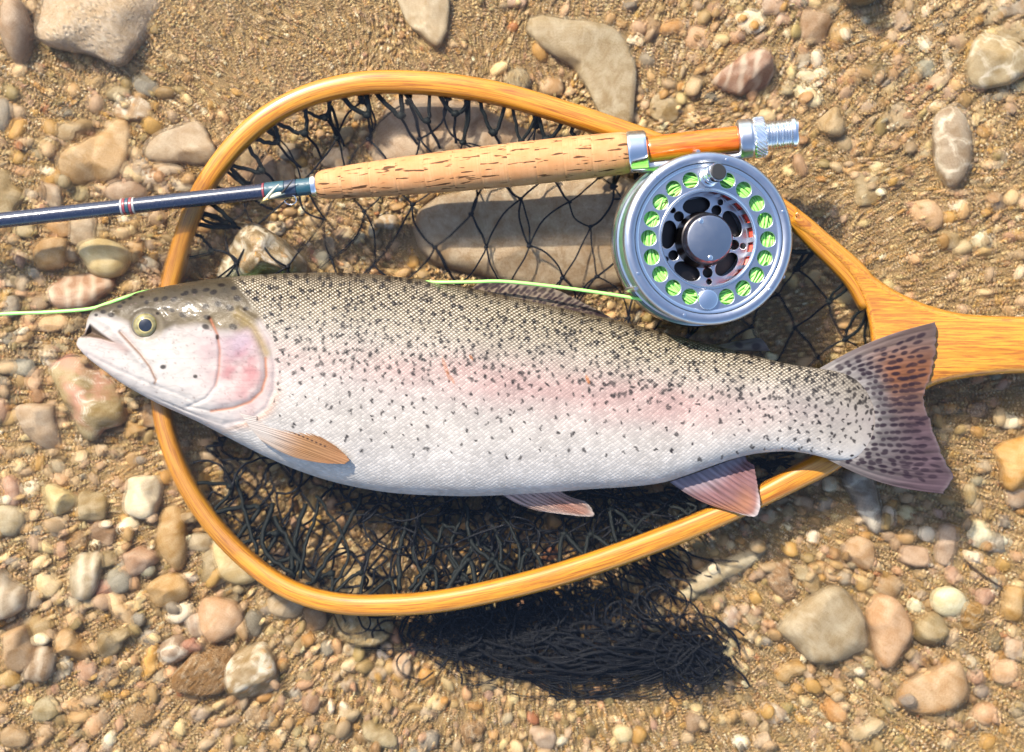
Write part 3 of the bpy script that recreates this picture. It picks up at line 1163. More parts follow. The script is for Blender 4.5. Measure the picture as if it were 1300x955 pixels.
# ------------------------------------------------------------------ water
def build_water():
    xs = np.concatenate([[-12000, -4000, -900], np.arange(-200, 1501, 4.0), [2200, 5300, 13300]])
    ys = np.concatenate([[-12000, -4000, -900], np.arange(-200, 1201, 4.0), [1900, 5000, 13000]])
    X, Y = np.meshgrid(xs, ys, indexing='ij')
    g = np.random.default_rng(3)
    Z = np.zeros_like(X)
    for k in range(14):
        lam = g.uniform(70, 190)
        a = g.uniform(0, 2 * math.pi)
        Z += 0.0085 * lam * np.sin((X * math.cos(a) + Y * math.sin(a)) * 2 * math.pi / lam + g.uniform(0, 6.3)) * (0.5 + N1(X / 120 + k, Y / 120))
    Z *= 1 - .5 * sstep(420, 620, Y)
    Z *= 1 - .55 * sstep(820, 1050, X) * sstep(120, 320, Y)        # calm in the lee of the net
    v = np.stack([(X - W / 2) * K, (HGT / 2 - Y) * K, Z * K], -1).reshape(-1, 3)
    m = bpy.data.materials.new("clear_water")
    m.use_nodes = True
    t = m.node_tree
    t.nodes.remove(t.nodes["Principled BSDF"])
    lw = t.nodes.new("ShaderNodeLayerWeight"); lw.inputs[0].default_value = 0.5
    pw = t.nodes.new("ShaderNodeMath"); pw.operation = 'POWER'; pw.inputs[1].default_value = 5.0
    fr = t.nodes.new("ShaderNodeMath"); fr.operation = 'MULTIPLY_ADD'; fr.inputs[1].default_value = 0.98; fr.inputs[2].default_value = 0.02
    t.links.new(lw.outputs['Facing'], pw.inputs[0]); t.links.new(pw.outputs[0], fr.inputs[0])
    tr = t.nodes.new("ShaderNodeBsdfTransparent"); tr.inputs[0].default_value = (0.985, 0.985, 0.96, 1)
    rf = t.nodes.new("ShaderNodeBsdfRefraction"); rf.inputs[0].default_value = (0.985, 0.985, 0.96, 1); rf.inputs['Roughness'].default_value = 0.0; rf.inputs['IOR'].default_value = 1.333
    m0 = t.nodes.new("ShaderNodeMixShader"); m0.inputs[0].default_value = 0.38
    t.links.new(tr.outputs[0], m0.inputs[1]); t.links.new(rf.outputs[0], m0.inputs[2])
    gl = t.nodes.new("ShaderNodeBsdfGlossy"); gl.inputs['Roughness'].default_value = 0.02
    mx = t.nodes.new("ShaderNodeMixShader")
    t.links.new(fr.outputs[0], mx.inputs[0]); t.links.new(m0.outputs[0], mx.inputs[1]); t.links.new(gl.outputs[0], mx.inputs[2])
    t.links.new(mx.outputs[0], t.nodes["Material Output"].inputs[0])
    o = link("water", mesh_np("water", v, grid_faces(len(xs), len(ys))[:, ::-1], m))
    tag(o, kind='structure')
build_water()
# ------------------------------------------------------------------ landing net
HOOP = [(1120, 548, -14), (1085, 562, -12), (1045, 588, -10), (1000, 612, -10), (940, 642, -10), (860, 676, -8), (780, 706, -4), (700, 732, 0), (620, 752, 2), (560, 763, 2), (500, 768, 0),
        (430, 766, -4), (370, 749, -8), (320, 716, -14), (275, 671, -20), (240, 620, -24), (218, 570, -28), (206, 520, -32), (204, 460, -38), (210, 400, -44),
        (221, 350, -44), (234, 302, -36), (251, 255, -22), (276, 213, -12), (310, 173, -6), (350, 142, -2), (400, 119, 0), (460, 106, 2), (520, 105, 2), (580, 110, 2),
        (640, 121, 0), (700, 138, 0), (780, 164, 0), (850, 190, 0), (930, 228, 0), (1000, 272, 0), (1045, 312, 0), (1085, 350, 0), (1108, 385, 0)]
hoop = catmull(HOOP, 260)
net_obj = empty("landing_net", P(1300, 438, 0))
tag(net_obj, "wooden landing net with black mesh lying under the trout and the rod", "landing net")
hw = 13.5 + 1.4 * np.sin(np.linspace(0, 30, 260) * .35)
hw[:22] = np.linspace(19, 13.5, 22); hw[-16:] = np.linspace(13.5, 19, 16)
v, f, uv = tube(PA(hoop[:, 0], hoop[:, 1], hoop[:, 2]), hw, 15.5, 20, 2.9)
part("hoop", mesh_np("hoop", v, f, MAT['wood'], True, None, uv), net_obj)

HANDLE = [(1010, 262), (1030, 280), (1050, 299), (1070, 318), (1090, 335), (1110, 351), (1130, 365), (1155, 378), (1180, 388), (1210, 396), (1240, 400), (1300, 402), (1400, 401), (1500, 404), (1550, 415),
          (1572, 438), (1552, 460), (1500, 472), (1400, 474), (1300, 474), (1250, 477), (1210, 483), (1182, 491), (1160, 508), (1138, 532), (1110, 560), (1080, 583), (1066, 572), (1086, 545),
          (1102, 510), (1107, 470), (1106, 440), (1103, 412), (1096, 384), (1082, 356), (1062, 332), (1030, 304), (1003, 283)]
def build_handle():
    q = catmull(np.array(HANDLE + HANDLE[:1], float), 240)[:-1]
    c = np.roll(q, -1, 0) - np.roll(q, 1, 0)
    nrm = np.stack([-c[:, 1], c[:, 0]], 1)
    nrm /= np.linalg.norm(nrm, axis=1)[:, None]      # inward for this winding?
    area = 0.5 * np.sum(q[:, 0] * np.roll(q[:, 1], -1) - np.roll(q[:, 0], -1) * q[:, 1])
    if area < 0: nrm = -nrm
    prof = [(0.0, -11), (2.5, -16), (7, -18)]
    rings = [(7, -18), (2.5, -15.5), (0.6, -10), (0, -3), (0, 4), (0.8, 10), (3.0, 14.5), (7, 17), (8.4, 17.5)]
    vs = []
    for ins, h in rings:
        r = q + nrm * ins
        vs.append(PA(r[:, 0], r[:, 1], h + 1))
    n = len(q)
    v = np.concatenate(vs)
    bm = bmesh.new()
    bv = [bm.verts.new(x) for x in v]
    for k in range(len(rings) - 1):
        for i in range(n):
            j = (i + 1) % n
            bm.faces.new((bv[k * n + i], bv[k * n + j], bv[(k + 1) * n + j], bv[(k + 1) * n + i]))
    from mathutils.geometry import tessellate_polygon
    for k in (0, len(rings) - 1):
        for t in tessellate_polygon([[Vector((v[k * n + i][0], v[k * n + i][1], 0)) for i in range(n)]]):
            try: bm.faces.new([bv[k * n + i] for i in t])
            except ValueError: pass
    bmesh.ops.recalc_face_normals(bm, faces=bm.faces[:])
    me = bpy.data.meshes.new("handle")
    bm.to_mesh(me); bm.free()
    for p in me.polygons: p.use_smooth = True
    me.set_sharp_from_angle(angle=math.radians(50))
    me.materials.append(MAT['wood_flat'])
    return me
part("handle", build_handle(), net_obj)

HP = hoop[:, :2]
def hoop_h(x, y):
    i = np.argmin((HP[:, 0] - x) ** 2 + (HP[:, 1] - y) ** 2)
    return hoop[i], math.hypot(HP[i, 0] - x, HP[i, 1] - y)

def net_z(x, y, up=4):
    p, d = hoop_h(x, y)
    base = max(float(hat(x, y)) + up, -62)
    w = math.exp(-(max(d - 10, 0) / 55.0))
    return base * (1 - w) + (p[2] - 8) * w

def build_open_mesh():
    """the open diamond mesh in the upper half of the hoop"""
    g = np.random.default_rng(12)
    A, T = Acc(), Acc()
    node = {}
    for i in range(-12, 26):
        for j in range(-4, 16):
            x = 300 + i * 64 + j * 25 + g.normal(0, 9)
            y = 96 + j * 46 - i * 5 + g.normal(0, 8)
            node[i, j] = (x, y)
    def cord(a, b, bow, ra, acc, za=None, zb=None):
        n = 9
        t = np.linspace(0, 1, n)
        mx, my = (a[0] + b[0]) / 2, (a[1] + b[1]) / 2
        dx, dy = b[0] - a[0], b[1] - a[1]
        cx, cy = mx - dy * bow, my + dx * bow
        x = (1 - t) ** 2 * a[0] + 2 * t * (1 - t) * cx + t * t * b[0] + np.sin(t * 9 + a[0]) * 0.8 * t * (1 - t) * 4
        y = (1 - t) ** 2 * a[1] + 2 * t * (1 - t) * cy + t * t * b[1]
        z = np.array([net_z(p, q) for p, q in zip(x, y)])
        if za is not None: z[0] = za
        if zb is not None: z[-1] = zb
        z[1:-1] = np.maximum(z[1:-1], (z[0] + (z[-1] - z[0]) * t[1:-1]) * .5 + z[1:-1] * .5)
        v, f, _ = tube(PA(x, y, z + 1), ra, None, 6)
        acc.add(v, f)
    def knot(x, y, z, r, acc):
        bv, bf = ICO1
        k = bv * (1 + 0.25 * np.sin(bv @ g.normal(size=3) * 4))[:, None] * np.array([1.25, 1.0, .8]) * r * K
        acc.add(k + np.array(P(x, y, z + 1)), bf)
    def ins(p):
        return bool(inside(HP, p[0], p[1])) and hoop_h(*p)[1] > 12
    def upper(p):
        return p[1] < np.interp(p[0], [200, 300, 500, 700, 900, 1000, 1110], [400, 400, 400, 430, 470, 520, 560])
    for (i, j), p in node.items():
        for q in ((i, j + 1), (i - 1, j + 1)):
            if q not in node: continue
            a, b = p, node[q]
            if not (upper(a) or upper(b)): continue
            ia, ib = ins(a), ins(b)
            if ia and ib:
                cord(a, b, g.normal(0, .23), g.uniform(1.05, 1.45), A)
                if g.random() < .22:
                    cord(a, b, g.normal(0, .22), 1.3, A)
            elif ia != ib:
                # the cord ties to the hoop's inner side
                c = a if ia else b
                hp, d = hoop_h(*c)
                if d < 75:
                    ux, uy = (hp[0] - c[0]) / d, (hp[1] - c[1]) / d
                    e = (hp[0] - ux * 11, hp[1] - uy * 11)
                    cord(c, e, g.normal(0, .14), g.uniform(1.8, 2.6), T, None, hp[2] - 6)
                    cord(c, (e[0] + uy * 5, e[1] - ux * 5), g.normal(0, .2), 2.0, T, None, hp[2] - 6)
                    knot(c[0], c[1], net_z(*c), 4.6, T)
        if ins(p) and upper(p):
            knot(p[0], p[1], net_z(*p), g.uniform(2.6, 3.8), A)
    # the heavy lacing loops along the hoop
    L = np.concatenate([[0], np.cumsum(np.hypot(*np.diff(HP, axis=0).T))])
    s = 330.0
    while s < L[-1] - 120:
        k = int(np.interp(s, L, np.arange(len(L))))
        k2 = int(np.interp(s + 38, L, np.arange(len(L))))
        cx, cy = 640, 430
        pts = []
        for kk, dd in ((k, 10), ((k + k2) // 2, g.uniform(34, 60)), (k2, 10)):
            ux, uy = cx - HP[kk, 0], cy - HP[kk, 1]
            u = math.hypot(ux, uy)
            pts.append((HP[kk, 0] + ux / u * dd, HP[kk, 1] + uy / u * dd, hoop[kk, 2] - (4 if dd < 12 else 14)))
        if pts[1][0] < 1010 and (pts[1][1] < 340 or pts[1][1] > 585):
            c = catmull(pts, 14)
            c[:, :2] += g.normal(0, .8, (14, 2))
            v, f, _ = tube(PA(c[:, 0], c[:, 1], c[:, 2]), g.uniform(2.2, 3.4), None, 7)
            T.add(v, f)
            knot(*pts[1][:2], pts[1][2], g.uniform(4, 6), T)
            # from the loop down into the mesh
            d = (pts[1][0] + g.normal(0, 10) + (cx - pts[1][0]) * .08, pts[1][1] + (cy - pts[1][1]) * .13)
            cord(pts[1][:2], d, g.normal(0, .2), 1.7, A, pts[1][2])
        s += g.uniform(34, 56)
    return A, T
def build_tangle(A, T):
    """the slack bag of the net, bunched between the trout's belly and the hoop and spilling out below it"""
    g = np.random.default_rng(5)
    def belly(x): return np.interp(x, [240, 320, 420, 500, 700, 850, 950, 1010], [545, 585, 622, 634, 634, 628, 600, 585])
    def hoopy(x): return np.interp(x, [240, 275, 320, 370, 430, 500, 620, 780, 860, 940, 1000], [600, 655, 702, 735, 752, 755, 738, 690, 662, 630, 600])
    for k in range(95):
        x = np.clip(g.normal(630, 115), 262, 985)
        if k % 4 == 0: x = g.uniform(290, 960)
        y = g.uniform(belly(x) - 18, hoopy(x))
        ang = g.uniform(0, 6.28)
        n = int(g.integers(6, 15))
        cur = g.normal(0, .42)
        pts = []
        z = g.uniform(-52, -16)
        for i in range(n):
            zz = max(z + g.normal(0, 5), float(hat(x, y)) + 3)
            pts.append((x, y, min(zz, -13)))
            st = g.uniform(10, 20)
            ang += cur + g.normal(0, .20)
            x += math.cos(ang) * st
            y += math.sin(ang) * st * .9
            lo, hi = belly(x) - 25, hoopy(x) + (6 if g.random() < .7 else 60)
            if y < lo or y > hi or x < 245 or x > 1000:
                x = np.clip(x, 245, 1000); y = np.clip(y, lo, hi)
                ang += 1.9
                cur = -cur
        c = catmull(pts, n * 4)
        v, f, _ = tube(PA(c[:, 0], c[:, 1], c[:, 2]), g.uniform(1.15, 1.75), None, 5)
        A.add(v, f)
    for k in range(26):                           # heavy twisted strands
        x = g.uniform(300, 900)
        hp = hoopy(x) - 4
        by = belly(x) + g.uniform(-10, 45)
        x2 = x + g.normal(0, 38)
        m = [(x, hp, -8), ((x + x2) / 2 + g.normal(0, 14), hp * .6 + by * .4, -20 + g.normal(0, 6)), (x2, by, -34)]
        c = catmull(m, 16)
        c[:, :2] += g.normal(0, .9, (16, 2))
        v, f, _ = tube(PA(c[:, 0], c[:, 1], c[:, 2]), g.uniform(1.9, 3.2), None, 6)
        T.add(v, f)
    nodes = {}
    for i in range(26):                           # slack cells of the bag
        for j in range(7):
            x = 262 + i * 29 + (j % 2) * 14 + g.normal(0, 8)
            lo, hi = belly(x) - 14, hoopy(x) - 6
            y = lo + (hi - lo) * (j / 6) + g.normal(0, 6)
            nodes[i, j] = (x, min(max(y, lo), hi), max(float(hat(x, y)) + 4, -60) + g.uniform(0, 22))
    for (i, j), a in nodes.items():
        for q in ((i, j + 1), (i + (1 if j % 2 else -1), j + 1)):
            if q not in nodes or g.random() < .12: continue
            b = nodes[q]
            m = ((a[0] + b[0]) / 2 + g.normal(0, 8), (a[1] + b[1]) / 2 + g.normal(0, 5), (a[2] + b[2]) / 2)
            c = catmull([a, m, b], 10)
            v, f, _ = tube(PA(c[:, 0], c[:, 1], np.minimum(c[:, 2], -13)), g.uniform(1.3, 2.0), None, 5)
            A.add(v, f)
    B = Acc()
    for k in range(80):                           # the bundle lying outside the hoop
        x0 = g.normal(640, 55) if k % 3 else g.normal(585, 35)
        x1 = np.clip(g.normal(868, 38), 700, 918)
        t = np.linspace(0, 1, 9)
        off = g.normal(0, 1)
        x = x0 + (x1 - x0) * t + g.normal(0, 3, 9)
        yc = 806 + 22 * np.sin(t * 2.2 + .2) + 10 * t
        wdt = 17 + 15 * np.sin(t * 2.6 + .3)
        y = yc + np.clip(off, -2, 2) * wdt * (.45 + .6 * np.sin(t * 3.0 + .1)) + 9 * np.sin(t * g.uniform(4, 13) + g.uniform(0, 6.3)) + g.normal(0, 2.8, 9)
        y = np.clip(y, 752, 884)
        z = np.maximum(hat(x, y) + 3, -66) + 26 * np.exp(-off ** 2 * .7) * np.sin(t * 2.8 + .2) * g.uniform(.2, 1.05)
        c = catmull(np.stack([x, y, z], 1), 30)
        v, f, _ = tube(PA(c[:, 0], c[:, 1], c[:, 2]), g.uniform(1.1, 1.7), None, 5)
        B.add(v, f)
    for k in range(75):                           # cords running out from under the rim into the bundle
        x0 = g.uniform(520, 850)
        y0 = hoopy(x0) + g.uniform(-4, 10)
        x1 = x0 + g.normal(35, 30); y1 = min(y0 + g.uniform(30, 85), 872)
        t = np.linspace(0, 1, 7)
        x = x0 + (x1 - x0) * t + g.normal(0, 4, 7) + 10 * np.sin(t * g.uniform(2, 6) + g.uniform(0, 6))
        y = y0 + (y1 - y0) * t + g.normal(0, 2.5, 7)
        z = np.maximum(hat(x, y) + 3, -66) + 12 * np.sin(t * 3) * g.uniform(0, 1.4)
        c = catmull(np.stack([x, y, z], 1), 24)
        v, f, _ = tube(PA(c[:, 0], c[:, 1], c[:, 2]), g.uniform(1.0, 1.5), None, 5)
        B.add(v, f)
    for k in range(170):                          # loose loops round the bundle
        if k < 85:
            cx, cy = g.normal(610, 65), g.normal(795, 24)
        elif k < 130:
            cx, cy = g.uniform(640, 860), g.normal(765, 16)
        else:
            cx, cy = g.normal(882, 14), g.normal(836, 18)
        if cy < hoopy(min(cx, 985)) + 12: cy = hoopy(min(cx, 985)) + 14
        rx, ry = g.uniform(12, 46), g.uniform(8, 28)
        a0, a1 = g.uniform(0, 6.3), g.uniform(3, 6.2)
        rot = g.uniform(-.7, .7)
        a = np.linspace(a0, a0 + a1, 12)
        ex, ey = rx * np.cos(a), ry * np.sin(a)
        x, y = cx + ex * math.cos(rot) - ey * math.sin(rot), cy + ex * math.sin(rot) + ey * math.cos(rot)
        x += g.normal(0, 1.5, 12); y += g.normal(0, 1.5, 12)
        y = np.minimum(y, 890)
        z = np.maximum(hat(x, y) + 3, -66) + g.uniform(0, 22)
        c = catmull(np.stack([x, y, z], 1), 34)
        v, f, _ = tube(PA(c[:, 0], c[:, 1], c[:, 2]), g.uniform(1.1, 1.6), None, 5)
        B.add(v, f)
    return B
NA, NT = build_open_mesh()
NB = build_tangle(NA, NT)
tag(part("mesh_cords", NA.mesh("mesh_cords", MAT['net']), net_obj), kind='stuff')
tag(part("lacing_cords", NT.mesh("lacing_cords", MAT['net_thick']), net_obj), kind='stuff')
tag(part("bag_bundle", NB.mesh("bag_bundle", MAT['net']), net_obj), kind='stuff')
# ------------------------------------------------------------------ the trout
TOP = np.array([(97, 436), (99, 430), (103, 427), (107, 423), (109, 415), (111, 405), (116, 396), (125, 389), (138, 383), (155, 377), (180, 370), (215, 362.5), (250, 356.5), (300, 351), (350, 347.5), (400, 346), (450, 347), (500, 351), (550, 357),
                (600, 366), (650, 377), (700, 388), (750, 399), (800, 411), (850, 424), (900, 437), (950, 450), (1000, 462), (1040, 468), (1065, 472), (1090, 482), (1106, 499), (1114, 520), (1116, 532)], float)
BOT = np.array([(97, 437), (99, 441), (104, 447), (112, 455), (130, 469), (160, 490), (200, 512), (235, 528), (260, 540), (300, 561), (340, 581), (380, 598), (420, 611), (460, 620), (500, 626), (550, 629), (600, 630), (650, 628), (700, 625), (750, 621),
                (800, 618), (840, 613), (870, 604), (900, 593), (930, 583), (960, 576), (1000, 573), (1030, 577), (1060, 584), (1085, 583), (1104, 569), (1113, 548), (1116, 533)], float)
TOPC, BOTC = catmull(TOP, 1500).T.copy(), catmull(BOT, 1500).T.copy()
yt = lambda x: np.interp(x, TOPC[0], TOPC[1])
yb = lambda x: np.interp(x, BOTC[0], BOTC[1])
TH = ([97, 100, 106, 112, 130, 150, 200, 260, 340, 450, 600, 750, 850, 950, 1000, 1050, 1090, 1110, 1116], [2, 7, 11, 14, 22, 28, 39, 50, 60, 66, 66, 57, 47, 33, 27, 19, 10, 5, 2])
ZC = ([97, 160, 260, 400, 600, 760, 860, 950, 1000, 1050, 1120], [14, 14, 10, 5, 3, 4, 10, 24, 31, 32, 30])

MOUTH = [(99, 427), (105, 423), (110, 416), (114, 409), (121, 415), (130, 422), (141, 430), (150, 437), (142, 436), (128, 432), (114, 430), (104, 430)]
MAXILLA = [(146, 424), (158, 437), (172, 452), (184, 468), (192, 485)]
UPLIP = [(114, 401), (124, 405), (138, 414), (152, 427), (168, 445), (180, 462)]
PREOP = [(267, 405), (276, 425), (279, 445), (278, 470), (274, 490), (262, 506), (240, 516)]
OPER = [(300, 402), (318, 414), (330, 432), (337, 455), (338, 478), (332, 497), (318, 510), (296, 518), (268, 522), (236, 516)]
COLLAR = [(304, 392), (328, 408), (342, 432), (349, 462), (348, 495), (338, 518), (318, 533), (286, 538)]

def ell(x, y, cx, cy, rx, ry, rot=0):
    a = math.radians(rot)
    dx, dy = x - cx, y - cy
    u, w = dx * math.cos(a) + dy * math.sin(a), -dx * math.sin(a) + dy * math.cos(a)
    return np.hypot(u / rx, w / ry)

def bodymask(x, y):
    """1 on the scaled body, 0 on the bare head"""
    bx = np.interp(y, [340, 352, 380, 400, 432, 462, 495, 518, 533, 545, 600], [285, 292, 318, 330, 346, 352, 351, 341, 322, 285, 230])
    return sstep(-6, 6, x - bx) * (1 - .8 * sstep(1020, 1100, x))

def fish_relief(x, y):
    d, _ = dist_poly(PREOP, x, y)
    r = -1.6 * np.exp(-(d / 2.2) ** 2)
    d, _ = dist_poly(OPER, x, y)
    ins = inside(OPER + [(236, 516), (250, 400)], x, y)
    r += np.where(ins, 2.4 * sstep(0, 9, d) * (1 - sstep(14, 40, d)) * sstep(238, 280, x) * sstep(401, 420, y), 0) - 1.0 * np.exp(-(d / 2.0) ** 2)
    d, _ = dist_poly(COLLAR, x, y)
    r += -1.3 * np.exp(-(d / 3.0) ** 2)
    d, t = dist_poly(MAXILLA, x, y)
    r += 2.4 * np.exp(-(d / 5.5) ** 2)
    d2, _ = dist_poly([(q[0] + 7, q[1] - 3) for q in MAXILLA], x, y)
    r += -1.8 * np.exp(-(d2 / 2.0) ** 2)
    d, _ = dist_poly(UPLIP, x, y)
    r += 1.8 * np.exp(-(d / 4) ** 2)
    d, _ = dist_poly([(112, 450), (150, 470), (190, 487), (225, 500), (250, 512)], x, y)
    r += -1.0 * np.exp(-(d / 2.5) ** 2)
    e = ell(x, y, 186, 413, 21, 20)
    r += -5.0 * np.exp(-(e / .8) ** 2) + 0.9 * np.exp(-((e - 1.12) / .2) ** 2)
    r += -1.5 * np.exp(-(ell(x, y, 146, 397, 4, 2.5) ** 2))
    m = inside(MOUTH, x, y)
    md, _ = dist_poly(MOUTH + MOUTH[:1], x, y)
    r += np.where(m, -10 * sstep(0, 8, md), 0)
    # gill rays under the throat
    for k in range(4):
        d, _ = dist_poly([(185 + 12 * k, 500 + 5 * k), (235 + 10 * k, 522 + 4 * k), (290 + 6 * k, 536 + 4 * k)], x, y)
        r += -0.5 * np.exp(-(d / 1.5) ** 2)
    r += 0.8 * N1.fbm(x / 16, y / 12, 3) * (1 - bodymask(x, y)) + 1.3 * N2.fbm(x / 60, y / 50, 2)
    return r

SPOTS = []
def make_spots():
    g = np.random.default_rng(31)
    grid = {}
    def free(x, y, r):
        c = (int(x // 16), int(y // 16))
        for a in (-1, 0, 1):
            for b in (-1, 0, 1):
                for q in grid.get((c[0] + a, c[1] + b), ()):
                    if math.hypot(q[0] - x, q[1] - y) < r: return False
        return True
    for k in range(42000):
        x = g.uniform(300, 1108); y = g.uniform(345, 625)
        if not (yt(x) + 2 < y < yb(x) - 3): continue
        if x < 500 and bodymask(x, y) < .8: continue
        v = (y - yt(x)) / (yb(x) - yt(x))
        tail = sstep(850, 1040, x)
        dens = np.interp(v, [0, .1, .3, .45, .55, .7, .85, 1], [1, 1, 1, .85, .45, .12, .0, 0])
        if x < 560: dens = max(dens, np.interp(v, [.5, .62, .75, .85], [.30, .50, .14, .0]))
        dens = dens * (1 - tail) + tail * np.interp(v, [0, .6, .85, 1], [1, .9, .55, .2])
        if g.random() > dens: continue
        sep = (9.6 - 2.0 * tail) / max(dens, .35) ** .5
        if not free(x, y, sep): continue
        grid.setdefault((int(x // 16), int(y // 16)), []).append((x, y))
        s = g.uniform(.75, 1.25) * (1.0 if v < .45 else .72)
        nb = int(g.integers(1, 4))
        rot0 = g.uniform(30, 120)
        for b in range(nb):                        # little crosses and hooks made of two or three dashes
            SPOTS.append((x + g.normal(0, 2.0) * s * (nb > 1), y + g.normal(0, 2.2) * s * (nb > 1), g.uniform(2.4, 4.4) * s, g.uniform(1.35, 2.3) * s, rot0 + b * g.uniform(45, 95), g.uniform(.75, 1.0)))
    for q in ("131 396 4 2.6 0|141 400 4.6 3 10|122 400 2.5 2 0|172 374 3.5 2 -15|186 384 3 3 0|198 380 4 2.6 -25|209 379 4.5 3 -25|221 380 5 3 -25|236 372 4 3 -20|247 370 4.5 3.4 0|232 374 3 2 0|262 368 5 2.6 -10|271 371 5 3.4 -20"
              "|240 387 5 3 10|261 389 5 3.6 0|277 386 4.5 4 0|218 394 4 2.6 20|210 391 3.5 2 0|232 400 5 3.5 20|263 403 5 3.5 10|292 391 6 4 30|261 415 5 3.5 20|296 415 6 4 15|281 362 5 2.5 0|301 379 5 4 20|207 466 4 3 0|248 478 3 2.5 0"
              "|157 384 3 2 -15|165 379 3 2 -15|180 377 3 2 -10|152 389 3.5 2.4 -10|297 366 4 2.6 0|312 392 4 3 0|276 428 2.5 3.5 0|200 398 2.5 2 0").split('|'):
        SPOTS.append((*map(float, q.split()), .9))
make_spots()

def splat(x, y, spots):
    """darkness 0..1 from elliptical spots, at scattered points"""
    out = np.zeros(x.shape)
    xf, yf, of = x.ravel(), y.ravel(), out.ravel()
    order = np.argsort(xf)
    xs = xf[order]
    for cx, cy, rx, ry, rot, a in spots:
        i0, i1 = np.searchsorted(xs, [cx - rx - 3, cx + rx + 3])
        idx = order[i0:i1]
        yy = yf[idx]
        m = np.abs(yy - cy) < rx + ry + 3
        idx = idx[m]
        e = ell(xf[idx], yf[idx], cx, cy, rx, ry, rot)
        of[idx] = np.maximum(of[idx], a * (1 - sstep(.65, 1.25, e)))
    return of.reshape(x.shape)

def lerp(a, b, t):
    return a + (np.asarray(b) - a) * t[..., None]

